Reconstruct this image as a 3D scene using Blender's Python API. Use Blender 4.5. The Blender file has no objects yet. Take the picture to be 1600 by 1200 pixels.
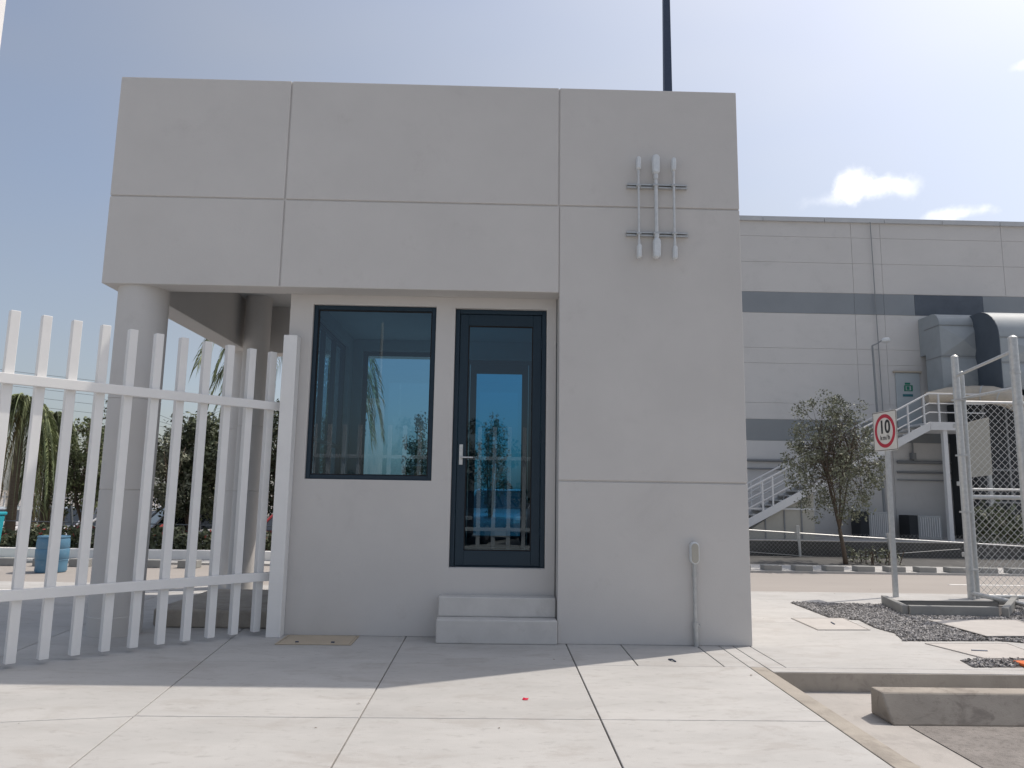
import bpy, bmesh, math, random
import numpy as np
from mathutils import Vector, Matrix
random.seed(7); RNG = np.random.default_rng(7)
S = bpy.context.scene; C = S.collection
rad = math.radians

# ------------------------------------------------------------ camera
F = 1165.0; EYE = 1.35
_p, _y, _a = rad(8.4), rad(-1.1), rad(0.9)
_f = np.array([-math.sin(_y)*math.cos(_p), math.cos(_y)*math.cos(_p), math.sin(_p)])
_r0 = np.array([math.cos(_y), math.sin(_y), 0.0]); _u0 = np.cross(_r0, _f)
_r = _r0*math.cos(_a)+_u0*math.sin(_a); _u = _u0*math.cos(_a)-_r0*math.sin(_a)
cd = bpy.data.cameras.new('camera'); cam = bpy.data.objects.new('camera', cd); C.objects.link(cam)
cam.matrix_world = Matrix(((_r[0], _u[0], -_f[0], 0), (_r[1], _u[1], -_f[1], 0), (_r[2], _u[2], -_f[2], EYE), (0, 0, 0, 1)))
cd.sensor_fit = 'HORIZONTAL'; cd.sensor_width = 36; cd.lens = 36*F/1600; cd.clip_start = 0.05; cd.clip_end = 2000
S.camera = cam
# ------------------------------------------------------------ world, sun, exposure
SUN_EL, SUN_AZ = 57.0, 62.6          # azimuth from +Y towards +X
S.view_settings.view_transform = 'Standard'; S.view_settings.look = 'None'
S.view_settings.exposure = 0.12; S.view_settings.gamma = 1.0
w = bpy.data.worlds.new('World'); S.world = w; w.use_nodes = True
nt = w.node_tree; nt.nodes.clear(); N = nt.nodes.new; L = nt.links.new
out = N('ShaderNodeOutputWorld'); bg = N('ShaderNodeBackground'); L(bg.outputs[0], out.inputs[0])
sky = N('ShaderNodeTexSky'); sky.sky_type = 'NISHITA'; sky.sun_disc = False
sky.sun_elevation = rad(SUN_EL); sky.sun_rotation = rad(SUN_AZ)
sky.air_density = 1.0; sky.dust_density = 4.5; sky.ozone_density = 1.2; sky.altitude = 600
SKY_STRENGTH = 0.15
bg.inputs[1].default_value = SKY_STRENGTH
tc = N('ShaderNodeTexCoord')
def wmath(op, a, b=None, c=None):
    m = N('ShaderNodeMath'); m.operation = op
    for i, v in enumerate((a, b, c)):
        if v is None: continue
        if isinstance(v, (int, float)): m.inputs[i].default_value = v
        else: L(v, m.inputs[i])
    return m.outputs[0]
def noise(scale, detail, rough, mp=None):
    n = N('ShaderNodeTexNoise'); n.inputs['Scale'].default_value = scale; n.inputs['Detail'].default_value = detail
    n.inputs['Roughness'].default_value = rough; L(mp if mp is not None else tc.outputs['Generated'], n.inputs['Vector']); return n.outputs['Fac']
def mixc(fac, a, b):
    m = N('ShaderNodeMix'); m.data_type = 'RGBA'; L(fac, m.inputs['Factor'])
    for s, v in ((m.inputs[6], a), (m.inputs[7], b)):
        if isinstance(v, tuple): s.default_value = v
        else: L(v, s)
    return m.outputs[2]
# thin high veil of cirrus, stretched
mp = N('ShaderNodeMapping'); mp.inputs['Scale'].default_value = (1.0, 2.2, 3.0); mp.inputs['Rotation'].default_value = (0.3, 0.5, 0.2); L(tc.outputs['Generated'], mp.inputs['Vector'])
veil = noise(1.3, 3, 0.45, mp.outputs[0])
vf = wmath('ADD', 0.38, wmath('MULTIPLY', wmath('SUBTRACT', veil, 0.5), 0.8))
# the veil scatters forward: brighter towards the sun
sv = (math.sin(rad(SUN_AZ))*math.cos(rad(SUN_EL)), math.cos(rad(SUN_AZ))*math.cos(rad(SUN_EL)), math.sin(rad(SUN_EL)))
dt = N('ShaderNodeVectorMath'); dt.operation = 'DOT_PRODUCT'; L(tc.outputs['Generated'], dt.inputs[0]); dt.inputs[1].default_value = sv
glow = wmath('ADD', 2.5, wmath('MULTIPLY', wmath('POWER', wmath('MAXIMUM', dt.outputs['Value'], 0.0), 3.0), 7.0))
vc = N('ShaderNodeVectorMath'); vc.operation = 'SCALE'; vc.inputs[0].default_value = (1.0, 1.0, .985); L(glow, vc.inputs['Scale'])
col = mixc(vf, sky.outputs[0], vc.outputs[0])
def raydir(x, y):
    d = _f+_r*(x-800)/F-_u*(y-600)/F; return d/np.linalg.norm(d)
# a few small cumulus puffs, each a direction in the sky with its own reach
fine = noise(16, 7, 0.6)
sep = N('ShaderNodeSeparateXYZ'); L(tc.outputs['Generated'], sep.inputs[0])
def puff(x, y, sx, sz, dens):
    d = raydir(x, y)
    dx = wmath('DIVIDE', wmath('SUBTRACT', sep.outputs[0], float(d[0])), sx)
    dz = wmath('DIVIDE', wmath('SUBTRACT', sep.outputs[2], float(d[2])), sz)
    dy = wmath('GREATER_THAN', sep.outputs[1], 0.0)
    r2 = wmath('ADD', wmath('MULTIPLY', dx, dx), wmath('MULTIPLY', dz, dz))
    base = wmath('SUBTRACT', 1.0, wmath('SQRT', r2))
    v = wmath('ADD', base, wmath('MULTIPLY', wmath('SUBTRACT', fine, 0.5), 2.6))
    s = N('ShaderNodeMapRange'); s.interpolation_type = 'SMOOTHSTEP'; L(v, s.inputs['Value'])
    s.inputs['From Min'].default_value = 0.1; s.inputs['From Max'].default_value = 1.15
    return wmath('MULTIPLY', wmath('MULTIPLY', s.outputs[0], dens), dy)
for a in ((1333, 282, .026, .022, 1.0), (1360, 297, .045, .018, .8), (1300, 312, .05, .012, .35), (1495, 336, .036, .012, .8), (1608, 98, .018, .008, .7),
          (1412, 294, .025, .016, .5)):
    col = mixc(puff(*a), col, (9.0, 8.9, 8.9, 1))
L(col, bg.inputs[0])
sd = bpy.data.lights.new('sun', 'SUN'); sd.energy = 3.0; sd.angle = rad(0.53); sd.color = (1.0, 0.925, 0.83)
so = bpy.data.objects.new('sun', sd); C.objects.link(so)
sdir = Vector((math.sin(rad(SUN_AZ))*math.cos(rad(SUN_EL)), math.cos(rad(SUN_AZ))*math.cos(rad(SUN_EL)), math.sin(rad(SUN_EL))))
so.rotation_euler = sdir.to_track_quat('Z', 'Y').to_euler(); so.location = (8, 8, 20)

# ------------------------------------------------------------ pixel helpers: a point of the photo on a real plane
def _ray(x, y): return _f+_r*(x-800)/F-_u*(y-600)/F
def P(x, y, Y): d = _ray(x, y); t = Y/d[1]; return Vector((d[0]*t, Y, EYE+d[2]*t))
def G(x, y, z=0.0): d = _ray(x, y); t = (z-EYE)/d[2]; return Vector((d[0]*t, d[1]*t, z))

# ------------------------------------------------------------ materials
def mat(name, col, rough=0.8, metal=0.0, var=0.12, scale=3.0, bump=0.0, bscale=60.0, island=0.0, spec=0.4, stain=None, fleck=None, coat=0.0, trans=0.0, stretch=(1, 1, 1)):
    m = bpy.data.materials.new(name); m.use_nodes = True; t = m.node_tree; b = t.nodes['Principled BSDF']
    b.inputs['Roughness'].default_value = rough; b.inputs['Metallic'].default_value = metal
    b.inputs['Specular IOR Level'].default_value = spec; b.inputs['Coat Weight'].default_value = coat
    b.inputs['Coat Roughness'].default_value = 0.06
    if trans: b.inputs['Transmission Weight'].default_value = trans
    tcn = t.nodes.new('ShaderNodeTexCoord'); mpp = t.nodes.new('ShaderNodeMapping'); mpp.inputs['Scale'].default_value = stretch
    t.links.new(tcn.outputs['Object'], mpp.inputs['Vector']); V = mpp.outputs[0]
    n1 = t.nodes.new('ShaderNodeTexNoise'); n1.inputs['Scale'].default_value = scale; n1.inputs['Detail'].default_value = 8; n1.inputs['Roughness'].default_value = 0.62
    t.links.new(V, n1.inputs['Vector'])
    mr = t.nodes.new('ShaderNodeMapRange'); mr.inputs['From Min'].default_value = 0.25; mr.inputs['From Max'].default_value = 0.75
    mr.inputs['To Min'].default_value = 1-var; mr.inputs['To Max'].default_value = 1+var
    t.links.new(n1.outputs['Fac'], mr.inputs['Value']); fac = mr.outputs[0]
    def mul(a, bb):
        q = t.nodes.new('ShaderNodeMath'); q.operation = 'MULTIPLY'; t.links.new(a, q.inputs[0])
        if isinstance(bb, float): q.inputs[1].default_value = bb
        else: t.links.new(bb, q.inputs[1])
        return q.outputs[0]
    if island:
        g = t.nodes.new('ShaderNodeNewGeometry'); ir = t.nodes.new('ShaderNodeMapRange')
        ir.inputs['To Min'].default_value = 1-island; ir.inputs['To Max'].default_value = 1+island
        t.links.new(g.outputs['Random Per Island'], ir.inputs['Value']); fac = mul(fac, ir.outputs[0])
    vm = t.nodes.new('ShaderNodeVectorMath'); vm.operation = 'SCALE'; vm.inputs[0].default_value = col; t.links.new(fac, vm.inputs['Scale'])
    cout = vm.outputs[0]
    if stain:                                            # (colour, scale, threshold, strength)
        n2 = t.nodes.new('ShaderNodeTexNoise'); n2.inputs['Scale'].default_value = stain[1]; n2.inputs['Detail'].default_value = 9; n2.inputs['Roughness'].default_value = 0.7
        n2.inputs['Distortion'].default_value = 0.6
        t.links.new(V, n2.inputs['Vector'])
        m2 = t.nodes.new('ShaderNodeMapRange'); m2.interpolation_type = 'SMOOTHSTEP'; m2.inputs['From Min'].default_value = stain[2]; m2.inputs['From Max'].default_value = stain[2]+.16
        m2.inputs['To Max'].default_value = stain[3]; t.links.new(n2.outputs['Fac'], m2.inputs['Value'])
        mx = t.nodes.new('ShaderNodeMix'); mx.data_type = 'RGBA'; t.links.new(m2.outputs[0], mx.inputs['Factor'])
        t.links.new(cout, mx.inputs[6]); mx.inputs[7].default_value = (*stain[0], 1); cout = mx.outputs[2]
    if fleck:
        n4 = t.nodes.new('ShaderNodeTexNoise'); n4.inputs['Scale'].default_value = fleck[1]; n4.inputs['Detail'].default_value = 6; n4.inputs['Roughness'].default_value = 0.75
        t.links.new(V, n4.inputs['Vector'])
        m4 = t.nodes.new('ShaderNodeMapRange'); m4.inputs['From Min'].default_value = fleck[2]; m4.inputs['From Max'].default_value = fleck[2]+.12
        m4.inputs['To Max'].default_value = fleck[3]; t.links.new(n4.outputs['Fac'], m4.inputs['Value'])
        mx4 = t.nodes.new('ShaderNodeMix'); mx4.data_type = 'RGBA'; t.links.new(m4.outputs[0], mx4.inputs['Factor'])
        t.links.new(cout, mx4.inputs[6]); mx4.inputs[7].default_value = (*fleck[0], 1); cout = mx4.outputs[2]
    t.links.new(cout, b.inputs['Base Color'])
    if bump:
        n3 = t.nodes.new('ShaderNodeTexNoise'); n3.inputs['Scale'].default_value = bscale; n3.inputs['Detail'].default_value = 5; t.links.new(V, n3.inputs['Vector'])
        bp = t.nodes.new('ShaderNodeBump'); bp.inputs['Strength'].default_value = bump; bp.inputs['Distance'].default_value = 0.01
        t.links.new(n3.outputs['Fac'], bp.inputs['Height']); t.links.new(bp.outputs[0], b.inputs['Normal'])
    return m
def glass_mat(name, tint, refl=0.12):
    m = bpy.data.materials.new(name); m.use_nodes = True; t = m.node_tree; t.nodes.clear()
    o = t.nodes.new('ShaderNodeOutputMaterial'); tr = t.nodes.new('ShaderNodeBsdfTransparent'); tr.inputs[0].default_value = (*tint, 1)
    gl = t.nodes.new('ShaderNodeBsdfGlossy'); gl.inputs['Roughness'].default_value = 0.0; gl.inputs[0].default_value = (0.75, 0.9, 1.0, 1)
    fr = t.nodes.new('ShaderNodeFresnel'); fr.inputs[0].default_value = 1.5
    ad = t.nodes.new('ShaderNodeMath'); ad.operation = 'ADD'; ad.inputs[1].default_value = refl; t.links.new(fr.outputs[0], ad.inputs[0])
    mx = t.nodes.new('ShaderNodeMixShader'); t.links.new(ad.outputs[0], mx.inputs[0]); t.links.new(tr.outputs[0], mx.inputs[1]); t.links.new(gl.outputs[0], mx.inputs[2])
    t.links.new(mx.outputs[0], o.inputs[0]); return m
M = dict(
    stucco=mat('stucco', (.59, .57, .55), .93, var=.04, scale=1.3, bump=.16, bscale=130, spec=.15, stain=((.52, .50, .485), 1.1, .56, .4), fleck=((.50, .475, .455), 2.5, .60, .35)),
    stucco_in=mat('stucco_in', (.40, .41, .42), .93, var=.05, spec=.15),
    stepc=mat('step_concrete', (.58, .565, .545), .9, var=.08, scale=5, bump=.12, bscale=90, spec=.15, stain=((.38, .36, .34), 2.6, .55, .5)),
    ceil=mat('ceiling_paint', (.5, .5, .5), .9, var=.03),
    slab=mat('slab_concrete', (.46, .45, .435), .9, var=.11, scale=1.6, bump=.22, bscale=150, island=.035, spec=.2, stain=((.40, .38, .36), 2.2, .50, .75), fleck=((.33, .315, .30), 11, .55, .55), stretch=(.7, 1.5, 1)),
    bayfloor=mat('bay_concrete', (.42, .395, .37), .9, var=.12, scale=2, bump=.2, bscale=120, spec=.2, stain=((.33, .31, .29), 2.5, .5, .7), fleck=((.27, .25, .235), 9, .58, .5)),
    cover=mat('cover_concrete', (.475, .45, .425), .9, var=.11, scale=4, bump=.2, bscale=150, spec=.2),
    tancover=mat('tan_cover', (.48, .41, .32), .9, var=.09, scale=4, bump=.2, bscale=150, spec=.2),
    kerb=mat('kerb_concrete', (.38, .345, .30), .93, fleck=((.28, .25, .22), 12, .56, .5), var=.14, scale=4, bump=.3, bscale=70, spec=.15, stain=((.25, .225, .20), 3.0, .50, .6)),
    kerbgrey=mat('grey_kerb', (.29, .29, .28), .93, var=.12, scale=4, bump=.2, bscale=70, spec=.15, stain=((.20, .20, .19), 3.0, .52, .5)),
    stopc=mat('stop_concrete', (.35, .315, .275), .93, fleck=((.22, .195, .17), 9, .55, .6), var=.16, scale=3, bump=.12, bscale=90, spec=.15, stain=((.20, .175, .155), 5.0, .50, .7), stretch=(1, 1, 1.6)),
    asphalt=mat('asphalt', (.25, .23, .215), .95, fleck=((.13, .12, .11), 30, .5, .5), var=.2, scale=6, bump=.6, bscale=160, spec=.2, stain=((.36, .33, .31), 1.4, .52, .8)),
    road=mat('road_surface', (.36, .33, .305), .92, var=.06, scale=1.1, bump=.2, bscale=90, spec=.2, stretch=(.3, 1, 1)),
    dirt=mat('dirt', (.30, .265, .23), .95, var=.2, scale=3, bump=.4, bscale=30),
    groove=mat('joint_filler', (.20, .19, .175), .95, var=.3, scale=20),
    line=mat('road_paint', (.72, .70, .67), .8, var=.08, scale=12),
    whitesteel=mat('white_steel', (.80, .79, .775), .5, var=.03, scale=6, spec=.4, stain=((.6, .57, .53), 7, .66, .5)),
    whitepaint=mat('white_rail_paint', (.62, .62, .62), .6, var=.05, scale=6),
    bluealu=mat('blue_grey_aluminium', (.014, .032, .050), .45, metal=.2, var=.04, scale=6),
    lampblue=mat('dark_blue_steel', (.05, .068, .11), .5, metal=.2, var=.06, scale=6),
    rubber=mat('black_rubber', (.02, .02, .022), .8),
    glass=glass_mat('blue_glass', (.38, .57, .67), .035),
    doorglass=glass_mat('deep_blue_glass', (.17, .43, .58), .035),
    steel=mat('brushed_steel', (.6, .6, .6), .32, metal=1, var=.05, scale=30),
    galv=mat('galvanised', (.50, .51, .51), .5, metal=.6, var=.14, scale=22, island=.06),
    galvbright=mat('galvanised_wire', (.62, .62, .61), .45, metal=.55, var=.1, scale=22),
    alubox=mat('cast_aluminium', (.68, .70, .71), .5, metal=.3, var=.08, scale=30, bump=.2, bscale=120),
    duct=mat('duct_metal', (.34, .37, .39), .6, metal=.05, var=.09, scale=2.0, island=.05),
    ductdark=mat('dark_duct_plate', (.085, .105, .13), .6, var=.1, scale=2),
    ductin=mat('insulated_duct', (.50, .44, .36), .7, var=.1, scale=6),
    factory=mat('factory_render', (.62, .605, .59), .93, var=.035, scale=.6, fleck=((.54, .53, .515), 1.6, .56, .4), bump=.05, bscale=30, spec=.15, stain=((.53, .52, .505), .5, .55, .4), stretch=(1, 1, 1.4)),
    factorylow=mat('factory_plinth', (.24, .245, .25), .93, var=.06, scale=.6, spec=.15),
    band=mat('band_paint', (.26, .275, .285), .8, var=.05, scale=.8),
    bandglass=mat('band_glass', (.25, .27, .29), .35, var=.06, scale=1, spec=.4, island=.04),  # base colour raised to stand in for mirrored sky
    bandreflect=mat('band_glass_reflection', (.09, .105, .13), .25, var=.25, scale=1.2, spec=.5),  # dark stretch of reflection painted as pane colour
    coping=mat('coping_metal', (.52, .53, .54), .55, metal=.2, var=.06, scale=2),
    doorpaint=mat('pale_door_paint', (.44, .48, .50), .6, var=.04),
    signwhite=mat('sign_white', (.62, .61, .58), .5, var=.05, scale=8),
    signred=mat('sign_red', (.42, .02, .045), .5, var=.05, scale=8),
    signblack=mat('sign_black', (.02, .02, .022), .5, var=.05),
    signgreen=mat('sign_green', (.03, .20, .13), .5), signteal=mat('sign_teal', (.04, .16, .19), .5),
    darkwall=mat('weathered_wall', (.095, .093, .09), .95, var=.2, scale=2, bump=.3, bscale=30, stain=((.16, .155, .145), 2.2, .55, .6)),
    acgrey=mat('unit_casing', (.40, .41, .41), .6, var=.05), acdark=mat('unit_dark', (.035, .038, .042), .8),
    gravel=mat('gravel_stone', (.29, .28, .275), .85, var=.2, scale=20, island=.65, bump=.2),
    gravbed=mat('gravel_bed', (.10, .095, .095), .95, var=.4, scale=60, bump=.8, bscale=90),
    bark=mat('bark', (.11, .085, .065), .95, var=.3, scale=14, bump=.5, bscale=40, stretch=(1, 1, .3)),
    palmbark=mat('palm_bark', (.15, .12, .09), .95, var=.3, scale=14, bump=.5, bscale=30, stretch=(.4, .4, 3)),
    leafgrey=mat('olive_leaf', (.17, .18, .125), .6, var=.25, scale=3, island=.5),
    leafgreen=mat('green_leaf', (.12, .14, .065), .6, var=.25, scale=3, island=.5),
    leafdark=mat('dark_leaf', (.09, .105, .06), .6, var=.3, scale=2, island=.5),
    palmgreen=mat('palm_leaf', (.21, .24, .125), .5, var=.25, scale=3, island=.75),
    palmdry=mat('palm_dry_leaf', (.26, .20, .10), .7, var=.25, scale=3, island=.45),
    petal=mat('red_petal', (.62, .01, .05), .6), flower=mat('oleander_flower', (.50, .10, .09), .7, island=.4), dry=mat('dry_leaf', (.12, .08, .05), .9),
    barrel=mat('blue_plastic', (.10, .22, .33), .45, var=.15, scale=5, stain=((.22, .31, .37), 6, .56, .5)),
    bin=mat('turquoise_plastic', (.03, .34, .42), .45, var=.12, scale=5),
    orange=mat('orange_plastic', (.75, .17, .04), .5), conewhite=mat('cone_band', (.75, .72, .70), .5),
    tyre=mat('tyre', (.02, .02, .02), .85), rim=mat('rim', (.45, .45, .46), .35, metal=.8), carglass=mat('car_glass', (.015, .02, .025), .06, spec=.8),
    carwhite=mat('white_car_paint', (.62, .62, .63), .3, coat=.8), carsilver=mat('silver_car_paint', (.36, .37, .39), .32, metal=.5, coat=.8),
    cardark=mat('dark_car_paint', (.035, .038, .045), .3, coat=.9), carred=mat('red_car_paint', (.35, .015, .02), .3, coat=.9), lens=mat('lamp_lens', (.65, .66, .66), .15),
    wood=mat('pole_wood', (.16, .13, .11), .9), cable=mat('cable', (.12, .13, .14), .7), beige=mat('beige_panel', (.42, .40, .35), .8, var=.06),
    floor=mat('floor_tile', (.30, .30, .30), .4, var=.05),
)

# ------------------------------------------------------------ mesh helpers
class MB:
    def __init__(s): s.v = []; s.f = []
    def add(s, vs, fs):
        o = len(s.v); s.v += [tuple(v) for v in vs]; s.f += [tuple(i+o for i in f) for f in fs]; return s
    def box(s, x0, x1, y0, y1, z0, z1):
        return s.add([(x0, y0, z0), (x1, y0, z0), (x1, y1, z0), (x0, y1, z0), (x0, y0, z1), (x1, y0, z1), (x1, y1, z1), (x0, y1, z1)],
                     [(0, 3, 2, 1), (4, 5, 6, 7), (0, 1, 5, 4), (1, 2, 6, 5), (2, 3, 7, 6), (3, 0, 4, 7)])
    def prism(s, poly, z0, z1):                         # poly ccw in XY
        n = len(poly); vs = [(p[0], p[1], z0) for p in poly]+[(p[0], p[1], z1) for p in poly]
        return s.add(vs, [tuple(range(n-1, -1, -1)), tuple(range(n, 2*n))]+[(i, (i+1) % n, n+(i+1) % n, n+i) for i in range(n)])
    def extrude(s, prof, a, b):                         # prof: points as 3-vectors at a; shift by b-a
        n = len(prof); d = Vector(b)-Vector(a); vs = [Vector(p) for p in prof]; vs += [p+d for p in vs[:n]]
        return s.add(vs, [tuple(range(n-1, -1, -1)), tuple(range(n, 2*n))]+[(i, (i+1) % n, n+(i+1) % n, n+i) for i in range(n)])
    def tube(s, pts, r, n=8, cap=True):
        pts = [Vector(p) for p in pts]; rs = r if isinstance(r, (list, tuple)) else [r]*len(pts); o = len(s.v); ref = None
        for i, p in enumerate(pts):
            d = (pts[min(i+1, len(pts)-1)]-pts[max(i-1, 0)]).normalized()
            if ref is None: ref = Vector((0, 0, 1)) if abs(d.z) < .9 else Vector((1, 0, 0))
            a = d.cross(ref).normalized(); b = a.cross(d); ref = b
            for k in range(n):
                t = 2*math.pi*(k+.5)/n; s.v.append(tuple(p+(a*math.cos(t)+b*math.sin(t))*rs[i]))
        for i in range(len(pts)-1):
            for k in range(n): s.f.append((o+i*n+k, o+i*n+(k+1) % n, o+(i+1)*n+(k+1) % n, o+(i+1)*n+k))
        if cap: s.f.append(tuple(o+k for k in range(n-1, -1, -1))); s.f.append(tuple(o+(len(pts)-1)*n+k for k in range(n)))
        return s
    def lathe(s, prof, cx=0, cy=0, n=28):               # prof (r,z) bottom to top
        o = len(s.v)
        for r, z in prof:
            for k in range(n): t = 2*math.pi*k/n; s.v.append((cx+r*math.cos(t), cy+r*math.sin(t), z))
        for i in range(len(prof)-1):
            for k in range(n): s.f.append((o+i*n+k, o+i*n+(k+1) % n, o+(i+1)*n+(k+1) % n, o+(i+1)*n+k))
        s.f.append(tuple(o+k for k in range(n-1, -1, -1))); s.f.append(tuple(o+(len(prof)-1)*n+k for k in range(n)))
        return s
    def leaves(s, cen, size, flat=0.0):
        cen = np.asarray(cen); n = len(cen)
        a = RNG.normal(size=(n, 3)); a /= np.linalg.norm(a, axis=1)[:, None]
        b = RNG.normal(size=(n, 3)); b -= (b*a).sum(1)[:, None]*a; b /= np.linalg.norm(b, axis=1)[:, None]
        sz = size*(.6+.8*RNG.random(n))[:, None]; a = a*sz; b = b*sz*.45
        q = np.stack([cen-a, cen+b, cen+a, cen-b], 1).reshape(-1, 3); o = len(s.v)
        s.v += [tuple(x) for x in q.tolist()]; s.f += [(o+4*i, o+4*i+1, o+4*i+2, o+4*i+3) for i in range(n)]; return s
def obj(name, mb, m, parent=None, smooth=False, bevel=0.0, kind=None, loc=None):
    me = bpy.data.meshes.new(name); me.from_pydata(mb.v, [], mb.f); me.update()
    if 5 < len(mb.f) < 9000:
        bm = bmesh.new(); bm.from_mesh(me); bmesh.ops.recalc_face_normals(bm, faces=bm.faces); bm.to_mesh(me); bm.free()
    me.materials.append(M[m] if isinstance(m, str) else m)
    o = bpy.data.objects.new(name, me); C.objects.link(o)
    if smooth:
        me.polygons.foreach_set('use_smooth', [True]*len(me.polygons))
        if smooth != 'all': 
            try: me.set_sharp_from_angle(angle=rad(35))
            except Exception: pass
    if bevel:
        b = o.modifiers.new('bevel', 'BEVEL'); b.width = bevel; b.segments = 2; b.limit_method = 'ANGLE'; b.angle_limit = rad(40)
    if parent is not None:
        o.parent = parent
        o.matrix_parent_inverse = Matrix.Translation(-Vector(parent.location)) if not parent.get('_local') else Matrix.Identity(4)
    if kind: o['kind'] = kind
    if loc is not None: o.location = loc
    return o
def part(name, mb, m, parent, **k): return obj(name, mb, m, parent, **k)
def tag(o, label, cat, group=None, kind=None):
    o['label'] = label; o['category'] = cat
    if group: o['group'] = group
    if kind: o['kind'] = kind
    return o
def thing(name, loc, label, cat, group=None, local=False):
    o = bpy.data.objects.new(name, None); C.objects.link(o); o.location = loc; o.empty_display_size = .2
    if local: o['_local'] = 1
    return tag(o, label, cat, group)
# parts of a part: parent is a mesh at identity transform under the thing, so inverse of its world = identity offsets
def sub(name, mb, m, parentmesh, **k):
    o = obj(name, mb, m, None, **k); o.parent = parentmesh
    top = parentmesh.parent
    return o
def copy_tree(root, loc, rz=0.0, label=None, mats=None):
    def cp(o, par):
        c = o.copy(); C.objects.link(c)
        if par is not None: c.parent = par
        for ch in list(o.children): cp(ch, c)
        return c
    r = cp(root, None); r.location = loc; r.rotation_euler = (0, 0, rz)
    if label: r['label'] = label
    return r
def text_mesh(s, size, ext=0.0015, bold=0.0, spacing=1.0):
    cu = bpy.data.curves.new('txt', 'FONT'); cu.body = s; cu.size = size; cu.extrude = ext; cu.offset = bold; cu.align_x = 'CENTER'; cu.align_y = 'CENTER'; cu.space_character = spacing
    o = bpy.data.objects.new('txt', cu); C.objects.link(o); bpy.context.view_layer.update()
    me = bpy.data.meshes.new_from_object(o.evaluated_get(bpy.context.evaluated_depsgraph_get()))
    vs = [tuple(v.co) for v in me.vertices]; fs = [tuple(p.vertices) for p in me.polygons]
    bpy.data.objects.remove(o); bpy.data.curves.remove(cu); bpy.data.meshes.remove(me)
    return vs, fs

# ============================================================ GROUND
Y0 = 7.08; Y1 = 7.355
PITX, PITY, PZ = 2.21, 6.09, -.15
obj('ground', MB().prism([(-400, -400), (400, -400), (400, 400), (-400, 400)], -2.0, -.9), 'dirt', kind='structure')
def clip(poly, p, n, keep):
    res = []; k = len(poly)
    for i in range(k):
        a = poly[i]; b = poly[(i+1) % k]; da = ((a[0]-p[0])*n[0]+(a[1]-p[1])*n[1])*keep; db = ((b[0]-p[0])*n[0]+(b[1]-p[1])*n[1])*keep
        if da >= 0: res.append(a)
        if da*db < 0: t = da/(da-db); res.append((a[0]+(b[0]-a[0])*t, a[1]+(b[1]-a[1])*t))
    return res
def cut(polys, a, b, gap=.005, cond=None):
    d = (b[0]-a[0], b[1]-a[1]); l = math.hypot(*d); n = (-d[1]/l, d[0]/l); res = []
    for p in polys:
        c = (sum(q[0] for q in p)/len(p), sum(q[1] for q in p)/len(p))
        if cond and not cond(c): res.append(p); continue
        u = clip(p, (a[0]+n[0]*gap, a[1]+n[1]*gap), n, 1); v = clip(p, (a[0]-n[0]*gap, a[1]-n[1]*gap), n, -1)
        for q in (u, v):
            if len(q) > 2: res.append(q)
    return res
ROAD0, ROAD1 = 11.15, 13.95
right = [[(PITX-.001, PITY), (60, PITY), (60, ROAD0), (PITX-.001, ROAD0)]]       # beyond the pit
left = [[(-60, -30), (PITX-.009, -30), (PITX-.009, ROAD0), (-60, ROAD0)]]
left = cut(left, (2.035, 0), (2.07, 6.25), .004, lambda c: True)
left = cut(left, (-60, 6.245), (PITX, 6.245), .003)
left = cut(left, (-2.05, 3.9), (-2.43, 7.4), .004, lambda c: c[0] < 2.0)
left = cut(left, (-.75, 0), (-.76, 1), .0045, lambda c: -2.2 < c[0] < 2.0)
left = cut(left, (.655, 0), (.665, 5), .005, lambda c: -.7 < c[0] < 2.0)
left = cut(left, (-2.1, 4.76), (2, 4.79), .004, lambda c: -2.2 < c[0] < 2.0 and c[1] < 6)
left = cut(left, (-2.1, 4.76), (-2.9, 4.60), .004, lambda c: c[0] < -2.2 and c[1] < 6)
for yy in (3.3, 1.8, .3, -1.2, -2.7, -4.2, -5.7, -7.2):
    left = cut(left, (-2, yy), (2, yy), .004, lambda c, yy=yy: c[0] < 2.0 and c[1] < 4.5)
for xx in (1.17, 1.87): left = cut(left, (xx, 6), (xx, 7), .005, lambda c: .7 < c[0] < 2.1 and c[1] > 6.3)
for xx in (-3.9, -5.4, -6.9, -8.4): left = cut(left, (xx, 6), (xx-.3, 9), .004, lambda c: c[0] < -3)
left = cut(left, (-60, 9.0), (0, 9.0), .004, lambda c: c[0] < -2.3 and c[1] > 6.3)
right = cut(right, (PITX, 6.24), (60, 6.24), .003)
right = cut(right, (2.37, 6), (2.36, 7.2), .004, lambda c: c[1] > 6.25)
right = cut(right, (0, 8.45), (9, 8.45), .004, lambda c: c[0] > 2.3 and c[1] > 6.4)
right = cut(right, (0, 10.35), (9, 10.25), .004, lambda c: c[0] > 2.3 and c[1] > 6.4)
# merge the two remaining slabs with the border strip: strip slabs get the kerb colour
slabs = MB(); strip = MB()
for p in left:
    cx = sum(q[0] for q in p)/len(p); cy = sum(q[1] for q in p)/len(p)
    (strip if (cx > 2.05 and cy < 6.245) else slabs).prism(p, -.15, 0)
GRX = None
gpoly = [G(1235, 942), G(1300, 967), G(1342, 969), G(1394, 990), G(1410, 1002.5), G(1600, 1003)]
gx = [tuple(v[:2]) for v in gpoly]
# gravel bed polygon: cut out of the right slab by lowering: slabs are split round its rectangle
BX0 = 4.0
for p in right:
    slabs.prism(p, -.15, 0)
pv = obj('pavement', slabs, 'slab', kind='structure', bevel=.004)
obj('kerb_strip', strip, 'kerb', kind='structure', bevel=.006)
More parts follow.
